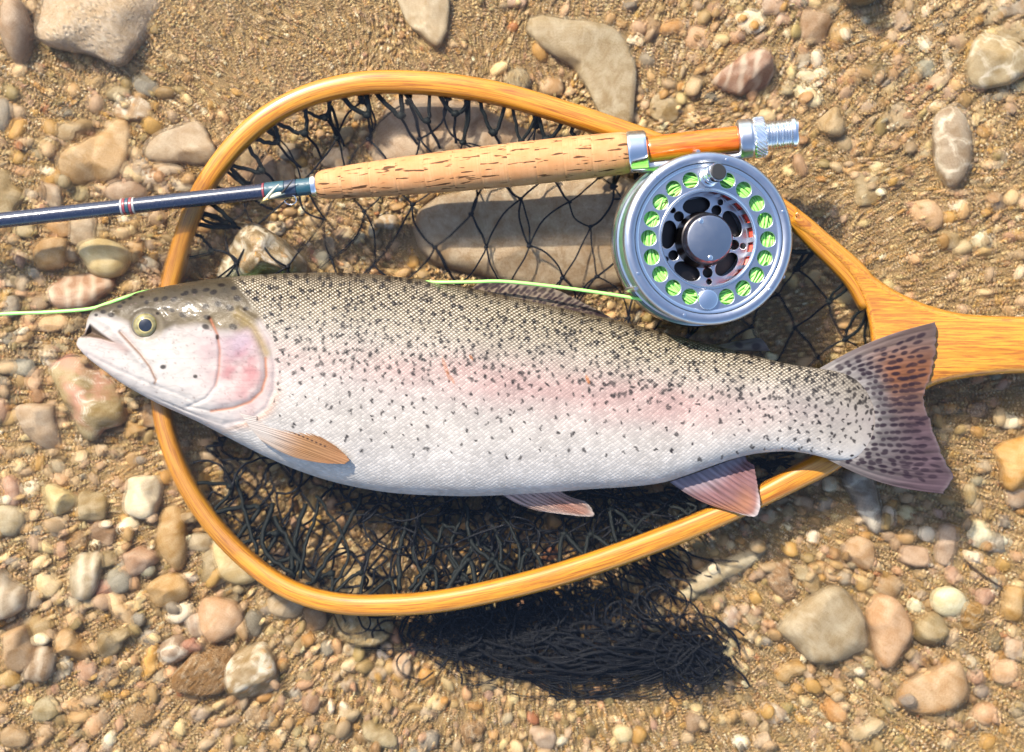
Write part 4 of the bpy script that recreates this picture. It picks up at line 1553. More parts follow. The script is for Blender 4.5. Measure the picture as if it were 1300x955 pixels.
def fish_color(x, y):
    v = np.clip((y - yt(x)) / (yb(x) - yt(x) + 1e-6), 0, 1)
    n = N1.fbm(x / 45, y / 30, 4)
    n2 = N2.fbm(x / 9, y / 6, 3)
    bm_ = np.where(x > 700, 1.0, bodymask(x, y))
    # body: olive back, silver flank, white belly
    stops = [0, .06, .20, .34, .50, .72, .86, 1]
    cols = np.array([(.16, .11, .05), (.25, .19, .10), (.45, .385, .29), (.60, .54, .48), (.66, .61, .575), (.66, .62, .58), (.70, .67, .64), (.74, .72, .70)])
    vv = np.clip(v + .05 * n, 0, 1)
    body = np.stack([np.interp(vv, stops, cols[:, k]) for k in range(3)], -1)
    sy = np.interp(x, [330, 450, 600, 750, 900, 1000, 1100], [452, 462, 480, 500, 519, 524, 530])
    sw = np.interp(x, [330, 500, 700, 900, 1050, 1110], [22, 26, 32, 27, 18, 12])
    st = np.exp(-((y - sy + 6 * n) / sw) ** 2) * np.interp(x, [335, 420, 540, 600, 700, 860, 950, 1060], [.45, .45, .75, .95, 1.0, 1.0, .6, .2]) * (0.85 + .4 * N2.fbm(x / 26, y / 16, 3))
    body = lerp(body, (.70, .41, .38), np.clip(st, 0, .85) * .74)
    tl = sstep(900, 1080, x)
    body = lerp(body, (.46, .42, .38), tl * .6 * (1 - sstep(.75, 1, v)))
    body = lerp(body, (.42, .37, .36), sstep(1085, 1114, x + 8 * n) * .6)
    body *= (1 + .10 * n2)[..., None]
    # head
    cap = np.interp(x, [97, 112, 140, 165, 190, 205, 222, 250, 280, 305, 330], [402, 402, 404, 410, 424, 424, 412, 414, 424, 422, 408])
    top = 1 - sstep(-7, 7, y - cap - 9 * n)
    head = lerp(np.broadcast_to(np.array((.74, .70, .67)), x.shape + (3,)), (.60, .47, .46), np.clip(.5 + 1.4 * n, 0, 1) * .35)
    pk = np.exp(-(ell(x, y, 308, 470, 34, 52) ** 2.2))
    head = lerp(head, (.62, .29, .30), np.clip(pk * (.62 + .9 * N3.fbm(x / 16, y / 14, 3)), 0, .9))
    head = lerp(head, (.55, .45, .58), np.clip(np.exp(-(ell(x, y, 300, 430, 26, 22) ** 2)) * (.6 + n), 0, .65))
    head = lerp(head, (.62, .42, .44), np.clip(np.exp(-(ell(x, y, 262, 445, 18, 55) ** 2)) * (.55 + n), 0, .7))
    head = lerp(head, (.76, .73, .69), np.exp(-(ell(x, y, 205, 455, 45, 34) ** 2)) * .8)
    capc = lerp(np.broadcast_to(np.array((.10, .07, .024)), x.shape + (3,)), (.25, .19, .095), sstep(4, 52, y - yt(x)))
    capc = .74 * capc * (1 + .55 * N2.fbm(x / 22, y / 16, 3))[..., None]
    head = lerp(head, capc, top * .93)
    head = lerp(head, (.44, .33, .15), np.exp(-(dist_poly([(300, 398), (322, 416), (338, 448)], x, y)[0] / 6) ** 2) * .8)
    d, t = dist_poly(OPER[3:9], x, y)
    head = lerp(head, (.60, .20, .07), np.exp(-((d) / 1.8) ** 2) * .75)
    d, t = dist_poly(PREOP[:5], x, y)
    head = lerp(head, (.55, .18, .08), np.exp(-(d / 1.7) ** 2) * (.85 - .5 * t))
    d, t = dist_poly([(q[0] + 6, q[1] - 2) for q in MAXILLA] + [(196, 487)], x, y)
    head = lerp(head, (.42, .22, .12), np.exp(-(d / 1.6) ** 2) * .75)
    d, t = dist_poly([(108, 424), (128, 430), (148, 437), (160, 445)], x, y)
    head = lerp(head, (.52, .34, .30), np.exp(-(d / 5) ** 2) * .6)
    head = lerp(head, (.35, .30, .22), np.exp(-((ell(x, y, 186, 413, 19, 18) - 1) / .16) ** 2) * .6)
    m = inside(MOUTH, x, y)
    md, _ = dist_poly(MOUTH + MOUTH[:1], x, y)
    head = lerp(head, (.13, .085, .05), np.where(m, sstep(0, 3.5, md), 0) * .92)
    head = head * (1 + .09 * N3.fbm(x / 7, y / 7, 3))[..., None]
    d, t = dist_poly(COLLAR[2:], x, y)
    body = lerp(body, (.68, .40, .27), np.exp(-((d - 3) / 7) ** 2) * .65 * sstep(470, 510, y))
    c = head * (1 - bm_)[..., None] + body * bm_[..., None]
    pores = np.random.default_rng(3)
    pr = [(pores.uniform(120, 330), pores.uniform(370, 530), pores.uniform(.9, 1.9), pores.uniform(.8, 1.4), pores.uniform(0, 180), pores.uniform(.15, .5)) for _ in range(260)]
    pd = splat(x, y, pr) * (1 - bm_)
    c = lerp(c, (.30, .21, .19), pd)
    lines = np.abs(N1.fbm(x / 30 + 4, y / 9, 3))
    c = c * (1 - .16 * (1 - bm_) * np.exp(-(lines / .05) ** 2))[..., None]
    s = splat(x, y, SPOTS)
    c = lerp(c, (.018, .012, .012), s * .97)
    o = splat(x, y, [(746, 482, 6, 2.2, 70, .9), (566, 468, 16, 2.5, 72, .5), (574, 482, 7, 2, 60, .5), (598, 454, 4, 2, 60, .7)])
    c = lerp(c, (.66, .22, .06), o)
    c = c * np.interp(v, [0, .25, .6, 1], [.36, .46, .50, .62])[..., None] * np.array([1.02, .985, .94])
    c = c * (1 + .02 * (1 - bm_) * (1 - top))[..., None]
    return np.clip(c, 0.006, .9)

def fish_mat():
    m = Mat("trout_skin")
    col = m.attr()
    uvn = m.n.new("ShaderNodeUVMap")
    sp = m.n.new("ShaderNodeSeparateXYZ")
    m.l(uvn.outputs[0], sp.inputs[0])
    dn = m.noise(m.coords(), 0.05, 2, .5)
    x = m.math('ADD', sp.outputs[0], m.math('MULTIPLY', dn, 5.0))
    y = m.math('ADD', sp.outputs[1], m.math('MULTIPLY', dn, 4.0))
    p, q = 2 * math.pi / 6.4, 2 * math.pi / 5.2
    ax = m.math('MULTIPLY', x, p * .5)
    ay = m.math('MULTIPLY', y, q * .5)
    s1 = m.math('ABSOLUTE', m.math('SINE', m.math('ADD', ax, ay)))
    s2 = m.math('ABSOLUTE', m.math('SINE', m.math('SUBTRACT', ax, ay)))
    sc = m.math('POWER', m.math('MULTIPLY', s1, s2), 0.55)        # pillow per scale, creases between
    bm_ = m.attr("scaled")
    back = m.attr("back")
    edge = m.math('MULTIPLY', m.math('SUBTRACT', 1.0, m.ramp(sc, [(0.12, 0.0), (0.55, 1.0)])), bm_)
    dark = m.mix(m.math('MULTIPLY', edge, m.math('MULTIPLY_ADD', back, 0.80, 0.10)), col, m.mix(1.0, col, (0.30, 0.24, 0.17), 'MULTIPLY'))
    glint = m.math('MULTIPLY', m.math('MULTIPLY', m.ramp(sc, [(0.62, 0.0), (0.95, 1.0)]), bm_), m.math('MULTIPLY', back, 0.55))  # sun glint on each back scale, painted into the colour
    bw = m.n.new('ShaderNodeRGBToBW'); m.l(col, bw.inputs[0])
    glint = m.math('MULTIPLY', glint, m.ramp(bw.outputs[0], [(0.02, 0.0), (0.075, 1.0)]))     # no painted glint where the pigment is black
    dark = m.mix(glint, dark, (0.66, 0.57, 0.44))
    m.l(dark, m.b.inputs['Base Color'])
    ca = m.math('FLOOR', m.math('MULTIPLY', m.math('ADD', ax, ay), 1 / math.pi))
    cb = m.math('FLOOR', m.math('MULTIPLY', m.math('SUBTRACT', ax, ay), 1 / math.pi))
    cv = m.n.new("ShaderNodeCombineXYZ")
    m.l(ca, cv.inputs[0]); m.l(cb, cv.inputs[1])
    wnz = m.n.new("ShaderNodeTexWhiteNoise"); wnz.noise_dimensions = '2D'
    m.l(cv.outputs[0], wnz.inputs['Vector'])
    cell = wnz.outputs['Value']
    big = m.noise(m.coords(), 0.02, 4, .6)
    gl = m.math('MULTIPLY', m.math('MULTIPLY_ADD', cell, 0.26, 0.87), m.math('MULTIPLY_ADD', big, 0.7, 0.66))  # sun glitter put into the colour as random brightness per scale
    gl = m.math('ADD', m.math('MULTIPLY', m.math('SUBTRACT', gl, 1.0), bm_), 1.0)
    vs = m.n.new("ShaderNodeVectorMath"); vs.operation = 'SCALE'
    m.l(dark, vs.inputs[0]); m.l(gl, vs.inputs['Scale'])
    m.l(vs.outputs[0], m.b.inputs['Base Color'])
    n = m.noise(m.coords(), 0.55, 3, .6)
    h = m.math('ADD', m.math('MULTIPLY', m.math('MULTIPLY', sc, bm_), m.math('MULTIPLY_ADD', back, 0.86, 0.14)), m.math('MULTIPLY', n, 0.25))
    h = m.math('ADD', h, m.math('MULTIPLY', m.math('MULTIPLY', cell, sc), m.math('MULTIPLY', bm_, 0.22)))
    m.bump(h, 0.7, 1.5)
    m.l(m.math('MULTIPLY_ADD', n, 0.3, m.math('SUBTRACT', m.math('MULTIPLY_ADD', cell, 0.14, 0.24), m.math('MULTIPLY', back, 0.12))), m.b.inputs['Roughness'])
    m.l(m.math('MULTIPLY_ADD', bm_, 0.30, 0.15), m.b.inputs['Specular IOR Level'])
    m.set(Coat_Weight=0.05, Coat_Roughness=0.08)
    return m.m

trout = empty("trout", P(600, 490, -40))
tag(trout, "spotted rainbow trout with a pink stripe lying across the landing net", "fish")
def build_fish():
    xs = np.concatenate([np.linspace(97, 116, 26), np.arange(117.2, 1096, 1.25), np.linspace(1096, 1116, 24)])
    nu, nd = 230, 60
    a = np.concatenate([np.linspace(0, math.pi, nu, endpoint=False), np.linspace(math.pi, 2 * math.pi, nd, endpoint=False)])
    # even steps across the visible width rather than round the section
    s = np.cos(a)
    up = np.linspace(1, -1, nu)
    s[:nu] = np.sin(up * math.pi / 2) * .45 + up * .55
    a = np.concatenate([np.arccos(np.clip(s[:nu], -1, 1)), a[nu:]])
    T, B = yt(xs), yb(xs)
    th, zc = np.interp(xs, *TH), np.interp(xs, *ZC)
    nn = 2.7
    ca, sa = np.cos(a), np.sin(a)
    s = np.cos(a)
    zz = np.sign(sa) * np.clip(1 - np.abs(s) ** nn, 0, 1) ** (1 / nn)
    X = np.repeat(xs[:, None], len(a), 1)
    Y = (T + B)[:, None] / 2 - s[None] * (B - T)[:, None] / 2
    Z = zc[:, None] + zz[None] * th[:, None]
    m = (zz > 0)[None] & np.ones_like(X, bool)
    rel = np.zeros_like(X)
    rel[m] = fish_relief(X[m], Y[m])
    Z = Z + rel * np.clip(zz * 2.2, 0, 1)[None] * np.clip((th / 14), 0, 1)[:, None]
    col = fish_color(X.ravel(), Y.ravel())
    v = PA(X.ravel(), Y.ravel(), Z.ravel())
    n, k = len(xs), len(a)
    f = [grid_faces(n, k, close_m=True), np.arange(k)[None, ::-1], (np.arange(k) + (n - 1) * k)[None]]
    # across-coordinate follows the girth so that scales do not stretch
    g = np.concatenate([[0], np.cumsum(np.hypot(np.diff(Y, axis=1).mean(0), np.diff(Z, axis=1).mean(0)))])
    girth = np.concatenate([np.zeros((n, 1)), np.cumsum(np.hypot(np.diff(Y, axis=1), np.diff(Z - rel, axis=1)), 1)], 1)
    girth -= girth[:, [nu // 2]]
    uv = np.stack([X.ravel(), girth.ravel()], -1)
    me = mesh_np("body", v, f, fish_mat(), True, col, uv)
    vv = (Y - T[:, None]) / (B - T + 1e-6)[:, None]
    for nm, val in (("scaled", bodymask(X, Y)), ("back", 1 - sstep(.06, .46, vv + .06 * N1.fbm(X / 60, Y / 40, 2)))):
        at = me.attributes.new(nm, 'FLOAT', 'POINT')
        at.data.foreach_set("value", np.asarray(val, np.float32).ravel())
    bm = bmesh.new(); bm.from_mesh(me)
    bmesh.ops.recalc_face_normals(bm, faces=bm.faces[:])
    bm.to_mesh(me); bm.free()
    part("body", me, trout)
build_fish()

def fin_mat():
    m = Mat("trout_fin")
    m.l(m.attr(), m.b.inputs['Base Color'])
    m.set(Roughness=0.48, Specular_IOR_Level=0.28)
    tl = m.n.new('ShaderNodeBsdfTranslucent')
    m.l(m.attr(), tl.inputs[0])
    mx = m.n.new('ShaderNodeMixShader'); mx.inputs[0].default_value = 0.3
    m.l(m.b.outputs[0], mx.inputs[1]); m.l(tl.outputs[0], mx.inputs[2])
    m.l(mx.outputs[0], m.n['Material Output'].inputs[0])
    try:
        m.set(Subsurface_Weight=0.0)
    except Exception:
        pass
    return m.m
FIN = fin_mat()
def fin(name, base, tip, zb, zt, colf, rays=22, spots=(), nu=150, nv=110, thick=1.6, sidea=0.0, sideb=0.0, ray_amp=0.9, wave=0.0, rag=2.0, shade=0.68):
    """a membrane from the base curve to the tip curve, ridged by its rays"""
    b = catmull(base, nu); t = catmull(tip, nu)
    s = np.linspace(0, 1, nu)[:, None]; w = np.linspace(0, 1, nv)[None]
    X = b[:, 0:1] * (1 - w) + t[:, 0:1] * w
    Y = b[:, 1:2] * (1 - w) + t[:, 1:2] * w
    dx, dy = (t - b)[:, 0:1], (t - b)[:, 1:2]
    bow = (sidea * (1 - s) ** 2 + sideb * s ** 2) * np.sin(w * math.pi)
    ln = np.hypot(dx, dy) + 1e-6
    X = X - dy / ln * bow; Y = Y + dx / ln * bow
    rg = rag * N3.fbm(s * 40, s * 0 + 3.3, 3) * w ** 6
    X = X + dx / ln * rg; Y = Y + dy / ln * rg
    R = np.sin(s * rays * 2 * math.pi) * (1 - .2 * w) + .5 * np.sin(s * rays * 4 * math.pi + 1) * w
    Z = zb + (zt - zb) * w + ray_amp * R * np.sin(np.clip(w, 0, 1) * math.pi * .9 + .15) + wave * np.sin(s * 5 + w * 3) * w
    c = colf(X, Y, s + 0 * w, w + 0 * s)
    c = c * shade * (1 + .10 * R + .55 * N2.fbm(s * rays * 1.7 + 0 * w, w * 3 + 0 * s, 3))[..., None]
    if len(spots):
        d = splat(X, Y, spots)
        c = lerp(c, (.022, .012, .02), d)
    e = thick * (1 - .6 * w) * np.clip(np.minimum(s, 1 - s) * 14, .15, 1)
    v = np.concatenate([PA(X.ravel(), Y.ravel(), (Z + e).ravel()), PA(X.ravel(), Y.ravel(), (Z - e).ravel())])
    f1 = grid_faces(nu, nv)
    N = nu * nv
    i = np.arange(nu - 1); j = np.arange(nv - 1)
    rim = [np.stack([i * nv, i * nv + N, (i + 1) * nv + N, (i + 1) * nv], -1), np.stack([i * nv + nv - 1, (i + 1) * nv + nv - 1, (i + 1) * nv + nv - 1 + N, i * nv + nv - 1 + N], -1),
           np.stack([j, j + 1, j + 1 + N, j + N], -1), np.stack([(nu - 1) * nv + j, (nu - 1) * nv + j + N, (nu - 1) * nv + j + 1 + N, (nu - 1) * nv + j + 1], -1)]
    me = mesh_np(name, v, [np.concatenate([f1, f1[:, ::-1] + N] + rim)], FIN, True, np.concatenate([c.reshape(-1, 3)] * 2))
    bm = bmesh.new(); bm.from_mesh(me)
    bmesh.ops.recalc_face_normals(bm, faces=bm.faces[:])
    bm.to_mesh(me); bm.free()
    return part(name, me, trout)

def ray_spots(base, tip, rays, rows, w0, w1, size, keep, gseed):
    g = np.random.default_rng(gseed)
    b = catmull(base, rays); t = catmull(tip, rays)
    out = []
    for i in range(1, rays - 1):
        for k in range(rows):
            w = w0 + (w1 - w0) * (k + (i % 2) * .5 + g.normal(0, .16)) / rows
            if w > w1 or g.random() > keep(i / (rays - 1), w): continue
            p = b[i] * (1 - w) + t[i] * w
            d = t[i] - b[i]
            rot = math.degrees(math.atan2(d[1], d[0]))
            out.append((p[0] + g.normal(0, .7), p[1] + g.normal(0, .7), size * (.8 + .9 * w) * g.uniform(.75, 1.3), size * .62 * g.uniform(.7, 1.15), rot + g.normal(0, 8), g.uniform(.75, .95)))
    return out
TB = [(1040, 468), (1075, 476), (1098, 494), (1110, 524), (1106, 556), (1086, 578), (1050, 583)]
TT = [(1187, 409), (1188, 440), (1183, 470), (1177, 490), (1172, 506), (1178, 528), (1188, 556), (1200, 586), (1209, 606), (1198, 627)]
def tail_col(x, y, s, w):
    c = lerp(np.broadcast_to(np.array((.37, .32, .31)), s.shape + (3,)), (.20, .13, .155), sstep(.05, .8, w) * sstep(.32, .6, s))
    org = np.exp(-((s - .27) / .19) ** 2) * sstep(.18, .5, w)
    c = lerp(c, (.50, .185, .075), org * .92)
    c = lerp(c, (.28, .15, .12), (1 - sstep(0, .10, s)) * .7 * w)
    c = lerp(c, (.36, .29, .29), sstep(.95, .99, w) * .4)
    c = lerp(c, (.60, .54, .50), (1 - sstep(.04, .16, w + .10 * N1.fbm(x / 6, y / 6, 3))) * .9)
    c = c * (1 + .22 * N2.fbm(x / 14, y / 5, 3))[..., None]
    return c
fin("tail_fin", TB, TT, 34, 26, tail_col, 24, ray_spots(TB, TT, 25, 8, .06, .93, 4.3, lambda s, w: .97 if w < .75 or s < .5 else .6, 4), 220, 150, 2.0, -7, 9, .35, 3.0, 3.5, .42)

def pec_col(x, y, s, w):
    c = lerp(np.broadcast_to(np.array((.70, .62, .56)), s.shape + (3,)), (.52, .28, .13), sstep(.12, .6, w))
    c = lerp(c, (.40, .17, .07), sstep(.6, 1, w) * .5)
    return lerp(c, (.72, .52, .38), sstep(.6, 1.0, s) * .5 * (1 - w))
PSP = [(330 + 4.4 * i * 1.25, 531 + 1.9 * i * 1.25, 1.7, 1.2, 20, .85) for i in range(16)]
fin("pectoral_fin", [(304, 524), (311, 534), (320, 546), (332, 560)], [(424, 565), (437, 576), (443, 584), (435, 589), (408, 588)], 56, 63, pec_col, 16, PSP, 140, 110, 1.6, -9, 5, .5, 0, 3.5, .62)

def pel_col(x, y, s, w):
    c = lerp(np.broadcast_to(np.array((.70, .50, .44)), s.shape + (3,)), (.55, .25, .17), np.exp(-((s - .35) / .28) ** 2) * sstep(.1, .6, w) * .8)
    return lerp(c, (.72, .64, .60), sstep(.85, 1, w) * .8)
fin("pelvic_fin", [(704, 618), (680, 619), (655, 620), (632, 624)], [(742, 636), (751, 646), (749, 656), (690, 650)], 2, -3, pel_col, 10, [(678, 630, 3, 1.2, 20, .4), (700, 634, 3, 1.2, 20, .4), (716, 640, 3, 1.2, 20, .4)], 90, 80, 2.0, 3, 4, .9, 0, 1.5)

def anal_col(x, y, s, w):
    c = lerp(np.broadcast_to(np.array((.44, .36, .40)), s.shape + (3,)), (.36, .19, .19), sstep(.1, .45, w))
    c = lerp(c, (.58, .26, .14), np.exp(-((w - .78) / .16) ** 2) * sstep(.25, .6, s) * .8)
    return lerp(c, (.74, .66, .62), sstep(.90, .99, w) * sstep(.2, .6, s) * .8)
fin("anal_fin", [(946, 579), (920, 587), (890, 598), (850, 612)], [(957, 590), (962, 618), (965, 642), (958, 656), (930, 650)], 6, 10, anal_col, 13, (), 110, 90, 2.0, 2, 5, 1.0, 0, 1.5)

def dor_col(x, y, s, w):
    return lerp(np.broadcast_to(np.array((.24, .18, .12)), s.shape + (3,)), (.33, .26, .21), w)
DB = [(598, 366), (640, 376), (690, 387), (735, 397), (760, 402)]
DT = [(612, 357), (655, 357), (700, 366), (740, 384), (781, 406)]
fin("dorsal_fin", DB, DT, 8, -4, dor_col, 13, ray_spots(DB, DT, 30, 3, .1, .95, 3.6, lambda s, w: .85, 9), 160, 60, 1.6, 0, 0, .8, 0, 1)
fin("adipose_fin", [(905, 439), (918, 442), (932, 446)], [(944, 431), (966, 430), (978, 446)], 14, 8, lambda x, y, s, w: lerp(np.broadcast_to(np.array((.26, .21, .15)), s.shape + (3,)), (.20, .17, .16), w), 3, [(938, 438, 6, 4, 20, .7), (960, 440, 6, 5, 0, .7)], 40, 40, 2.0, 0, 0, .2, 0, .5)

def build_eye():
    A = Acc()
    z0 = 14 + np.interp(186, *TH) * .86
    def disc(r0, r1, h0, h1, col, n=40, m=10, cx=184.5, cy=413):
        a = np.arange(n) / n * 2 * math.pi
        t = np.linspace(0, 1, m)
        rr = r0 + (r1 - r0) * t
        X = cx + rr[:, None] * np.cos(a) * 1.03
        Y = cy + rr[:, None] * np.sin(a)
        Z = z0 + h0 + (h1 - h0) * t[:, None] ** 2 + 0 * X
        c = np.array(col)[None, None] * (1 + .8 * N1.fbm(X / 5, Y / 3, 3))[..., None] if len(np.shape(col)) == 1 else col
        A.add(PA(X.ravel(), Y.ravel(), Z.ravel()), grid_faces(m, n, close_m=True), np.clip(c.reshape(-1, 3), 0, .9))
    disc(0.05, 8.2, 7.2, 6.2, (.012, .014, .02))
    disc(8.2, 9.4, 6.2, 5.8, (.36, .29, .11), m=4)
    disc(9.4, 15.0, 5.8, 1.4, (.21, .175, .065))
    disc(15.0, 18.4, 1.4, -4.0, (.10, .08, .05), m=5)
    m = Mat("trout_eye")
    m.l(m.attr(), m.b.inputs['Base Color'])
    m.set(Roughness=0.15, Specular_IOR_Level=0.6, Coat_Weight=1.0, Coat_Roughness=0.03)
    me = A.mesh("eye", m.m)
    bm = bmesh.new(); bm.from_mesh(me)
    bmesh.ops.recalc_face_normals(bm, faces=bm.faces[:])
    if sum(fc.normal.z for fc in bm.faces) < 0: bmesh.ops.reverse_faces(bm, faces=bm.faces[:])
    bm.to_mesh(me); bm.free()
    part("eye", me, trout)
build_eye()
# ------------------------------------------------------------------ fly rod
def rod_axis(x):
    h = np.interp(x, [-200, 0, 245, 400, 800, 1015], [-3, 2, 14, 24, 48, 58])
    y = np.interp(x, [-200, 0, 390, 420, 796, 1012], [302, 280, 237, 233.3, 194, 168.5])
    return np.stack([x, y, h], -1)
rod = empty("fly_rod", P(*rod_axis(np.array(600.0))))
tag(rod, "dark blue fly rod with cork grip and orange wooden reel seat lying across the net", "fishing rod")
def lathe_rod(name, xs, rs, mat, sides=40, step=2.0, parent=None):
    xs, rs = np.asarray(xs, float), np.asarray(rs, float)
    n = max(len(xs), int((xs[-1] - xs[0]) / step))
    t = np.unique(np.concatenate([np.linspace(xs[0], xs[-1], n), xs + np.linspace(0, 1e-3, len(xs))]))
    p = rod_axis(t)
    v, f, uv = tube(PA(p[:, 0], p[:, 1], p[:, 2]), np.interp(t, xs + np.linspace(0, 1e-3, len(xs)), rs), None, sides)
    me = mesh_np(name, v, f, mat, True, None, uv)
    me.set_sharp_from_angle(angle=math.radians(38))
    return part(name, me, parent or rod)
def gloss(name, col, rough=.12, metal=0.0):
    m = Mat(name)
    v = m.coords('Object')
    n = m.noise(v, .25, 4, .65)
    m.set(Base_Color=col, Metallic=metal, Coat_Weight=0.7, Coat_Roughness=.08)
    m.l(m.ramp(n, [(.35, rough), (.75, rough * 2.6)]), m.b.inputs['Roughness'])
    s = m.noise(v, .7, 2, .7)
    m.l(m.mix(m.ramp(s, [(.66, 0.0), (.76, .45)]), col, (.30, .30, .32)), m.b.inputs['Base Color'])
    return m.m
M_BLANK = gloss("navy_lacquer", (.012, .018, .042), .2)
M_TEAL = gloss("teal_thread", (.010, .060, .085), .3)
M_WRAP = gloss("navy_thread", (.010, .022, .05), .3)
M_REDT = gloss("red_thread", (.22, .03, .04), .3)
M_SILV = gloss("silver_thread", (.45, .44, .42), .3, .6)
lathe_rod("blank", [-170, 390], [10.0, 10.0], M_BLANK, 32, 8)
for x0, x1, m in ((154, 157, M_SILV), (157, 160.5, M_REDT), (160.5, 165, M_TEAL), (165, 169, M_REDT), (169, 172, M_SILV), (334, 337, M_REDT), (337, 362, M_TEAL), (362, 377, M_WRAP), (377, 397, M_TEAL)):
    lathe_rod("thread_wrap", [x0, x0 + .6, x1 - .6, x1], [10.2, 10.9, 10.9, 10.2], m)
lathe_rod("winding_check", [395, 396, 401, 403], [12, 14.5, 15.5, 14], MAT['alu_bright'])
grip_x = [402, 405, 410, 420, 450, 500, 580, 660, 740, 780, 792, 797]
grip_r = [13.5, 16.0, 17.8, 19.2, 21.2, 23.4, 26.0, 27.2, 27.2, 26.4, 26.0, 25.0]
cuts = [402, 436, 471, 505, 541, 577, 612, 646, 681, 716, 752, 797]
for a, b in zip(cuts[:-1], cuts[1:]):
    xx = np.linspace(a, b, 16)
    rr = np.interp(xx, grip_x, grip_r)
    rr[0] -= .35; rr[-1] -= .35
    lathe_rod("cork_ring", xx, rr, MAT['cork'], 48, 2.5)
lathe_rod("seat_ring", [796.5, 797.5, 799, 818, 820.5, 822], [22, 25.5, 26.3, 25.3, 24.8, 22], MAT['alu_bright'])
m = Mat("orange_wood")
v = m.coords('UV', (.03, .5, 1))
n = m.noise(v, 1.0, 4, .65, .4)
m.l(m.ramp(n, [(.3, (.36, .050, .004)), (.5, (.66, .140, .009)), (.68, (.74, .21, .018)), (.8, (.46, .08, .005))]), m.b.inputs['Base Color'])
m.set(Roughness=.3, Coat_Weight=.7, Coat_Roughness=.1)
lathe_rod("seat_insert", [821, 823, 936, 940], [16, 17, 17, 16], m.m, 40, 6)
lathe_rod("locking_ring", [936, 938, 940, 953, 955, 957], [20, 23.5, 24.3, 24, 23.3, 22], MAT['alu'])
# knurled ring with real teeth
def knurl():
    t = np.linspace(956, 972, 13)
    p = rod_axis(t)
    v, f, uv = tube(PA(p[:, 0], p[:, 1], p[:, 2]), np.interp(t, [956, 958, 970, 972], [23.5, 25.2, 25.2, 23.5]), None, 120)
    v = v.reshape(13, 120, 3)
    c = v.mean(1, keepdims=True)
    k = ((np.arange(13)[:, None] + np.arange(120)[None] // 1) % 4 < 2) * 1.0
    k[0] = k[-1] = .5
    v = c + (v - c) * (1 + .028 * (k - .5))[..., None]
    return mesh_np("knurled_ring", v.reshape(-1, 3), f, MAT['alu_bright'], False)
part("knurled_ring", knurl(), rod)
tx = np.arange(972, 1005.01, .5)
lathe_rod("threaded_barrel", tx, 18.6 + 1.0 * np.sin((tx - 972) * 2 * math.pi / 3.7), MAT['alu_bright'], 40, .5)
lathe_rod("end_flange", [1004, 1005, 1009, 1011, 1012], [19, 20.6, 21, 20, 17], MAT['alu_bright'])
# hook keeper: a small wire loop bound under the wrap
c = catmull([(337, 245, 12), (343, 251, 14), (356, 252.5, 15), (370, 250, 15), (378, 245, 14)], 20)
v, f, _ = tube(PA(c[:, 0], c[:, 1], c[:, 2]), .9, None, 6)
part("hook_keeper", mesh_np("hook_keeper", v, f, MAT['gold']), rod)

# ------------------------------------------------------------------ the fly hooked in the keeper
fly = empty("fishing_fly", P(352, 246, 30))
tag(fly, "tiny pale fly with a wire hook, caught in the keeper on the rod's dark wrap", "fishing fly")
def strand(name, pts, r, mat, n=18, sides=6):
    c = catmull(pts, n)
    rr = r if np.isscalar(r) else np.interp(np.linspace(0, 1, n), np.linspace(0, 1, len(r)), r)
    v, f, _ = tube(PA(c[:, 0], c[:, 1], c[:, 2]), rr, None, sides)
    return part(name, mesh_np(name, v, f, mat), fly)
strand("hook", [(338, 251, 27), (350, 248, 29), (364, 246, 29), (374, 249, 26), (376, 256, 22), (370, 260, 20), (363, 258, 20), (361, 254, 21)], .8, MAT['alu_bright'], 30)
strand("fly_body", [(340, 252, 28), (346, 249, 31), (354, 246.5, 31.5), (361, 246, 30)], [1.2, 3.0, 2.8, 1.0], MAT['pale_thread'], 16, 8)
strand("wing", [(338, 252, 30), (346, 242, 36), (354, 234, 40)], [2.0, 1.5, .4], MAT['pale_thread'])
strand("wing", [(356, 247, 31), (365, 237, 37), (373, 227, 42)], [1.4, 1.0, .4], simple("dark_hackle", (.03, .025, .02), .5))
for k in range(7):
    strand("hackle", [(336 + k * .6, 251, 29), (332 + k * 1.3, 256 - k * .5, 28 + k), (330 + k * 2.0, 259 - k * .9, 27 + k)], [.7, .3], MAT['gold'], 8, 5)

# ------------------------------------------------------------------ fly reel
M_HUB = metal_mat('hub_metal', (0.36, 0.37, 0.40), 0.3)
RC = (899.5, 303.0)
R0 = np.array(P(RC[0], RC[1], 88))
reel = empty("fly_reel", tuple(R0))
tag(reel, "silver fly reel with round holes showing bright green line, mounted under the rod", "fishing reel")
reel.rotation_euler = (math.radians(1.5), math.radians(7.5), 0)
# local frame: z = 0 at the spool's face, negative downwards, in pixel units * K
def rpart(name, me, parent=reel, loc=None):
    o = link(name, me, None, parent)
    if loc is not None: o.location = [q * K for q in loc]
    return o
def lathe(name, prof, mat, n=96, closed=True, smooth=True, sharp=35):
    prof = np.asarray(prof, float)
    a = np.arange(n) / n * 2 * math.pi
    v = np.stack([prof[:, 0:1] * np.cos(a), prof[:, 0:1] * np.sin(a), np.repeat(prof[:, 1:2], n, 1)], -1) * K
    f = grid_faces(len(prof), n, close_n=closed, close_m=True)
    me = mesh_np(name, v.reshape(-1, 3), f, mat, smooth)
    bm = bmesh.new(); bm.from_mesh(me)
    if not closed:
        bmesh.ops.holes_fill(bm, edges=[e for e in bm.edges if e.is_boundary])
    bmesh.ops.recalc_face_normals(bm, faces=bm.faces[:])
    bm.to_mesh(me); bm.free()
    me.set_sharp_from_angle(angle=math.radians(sharp))
    return me
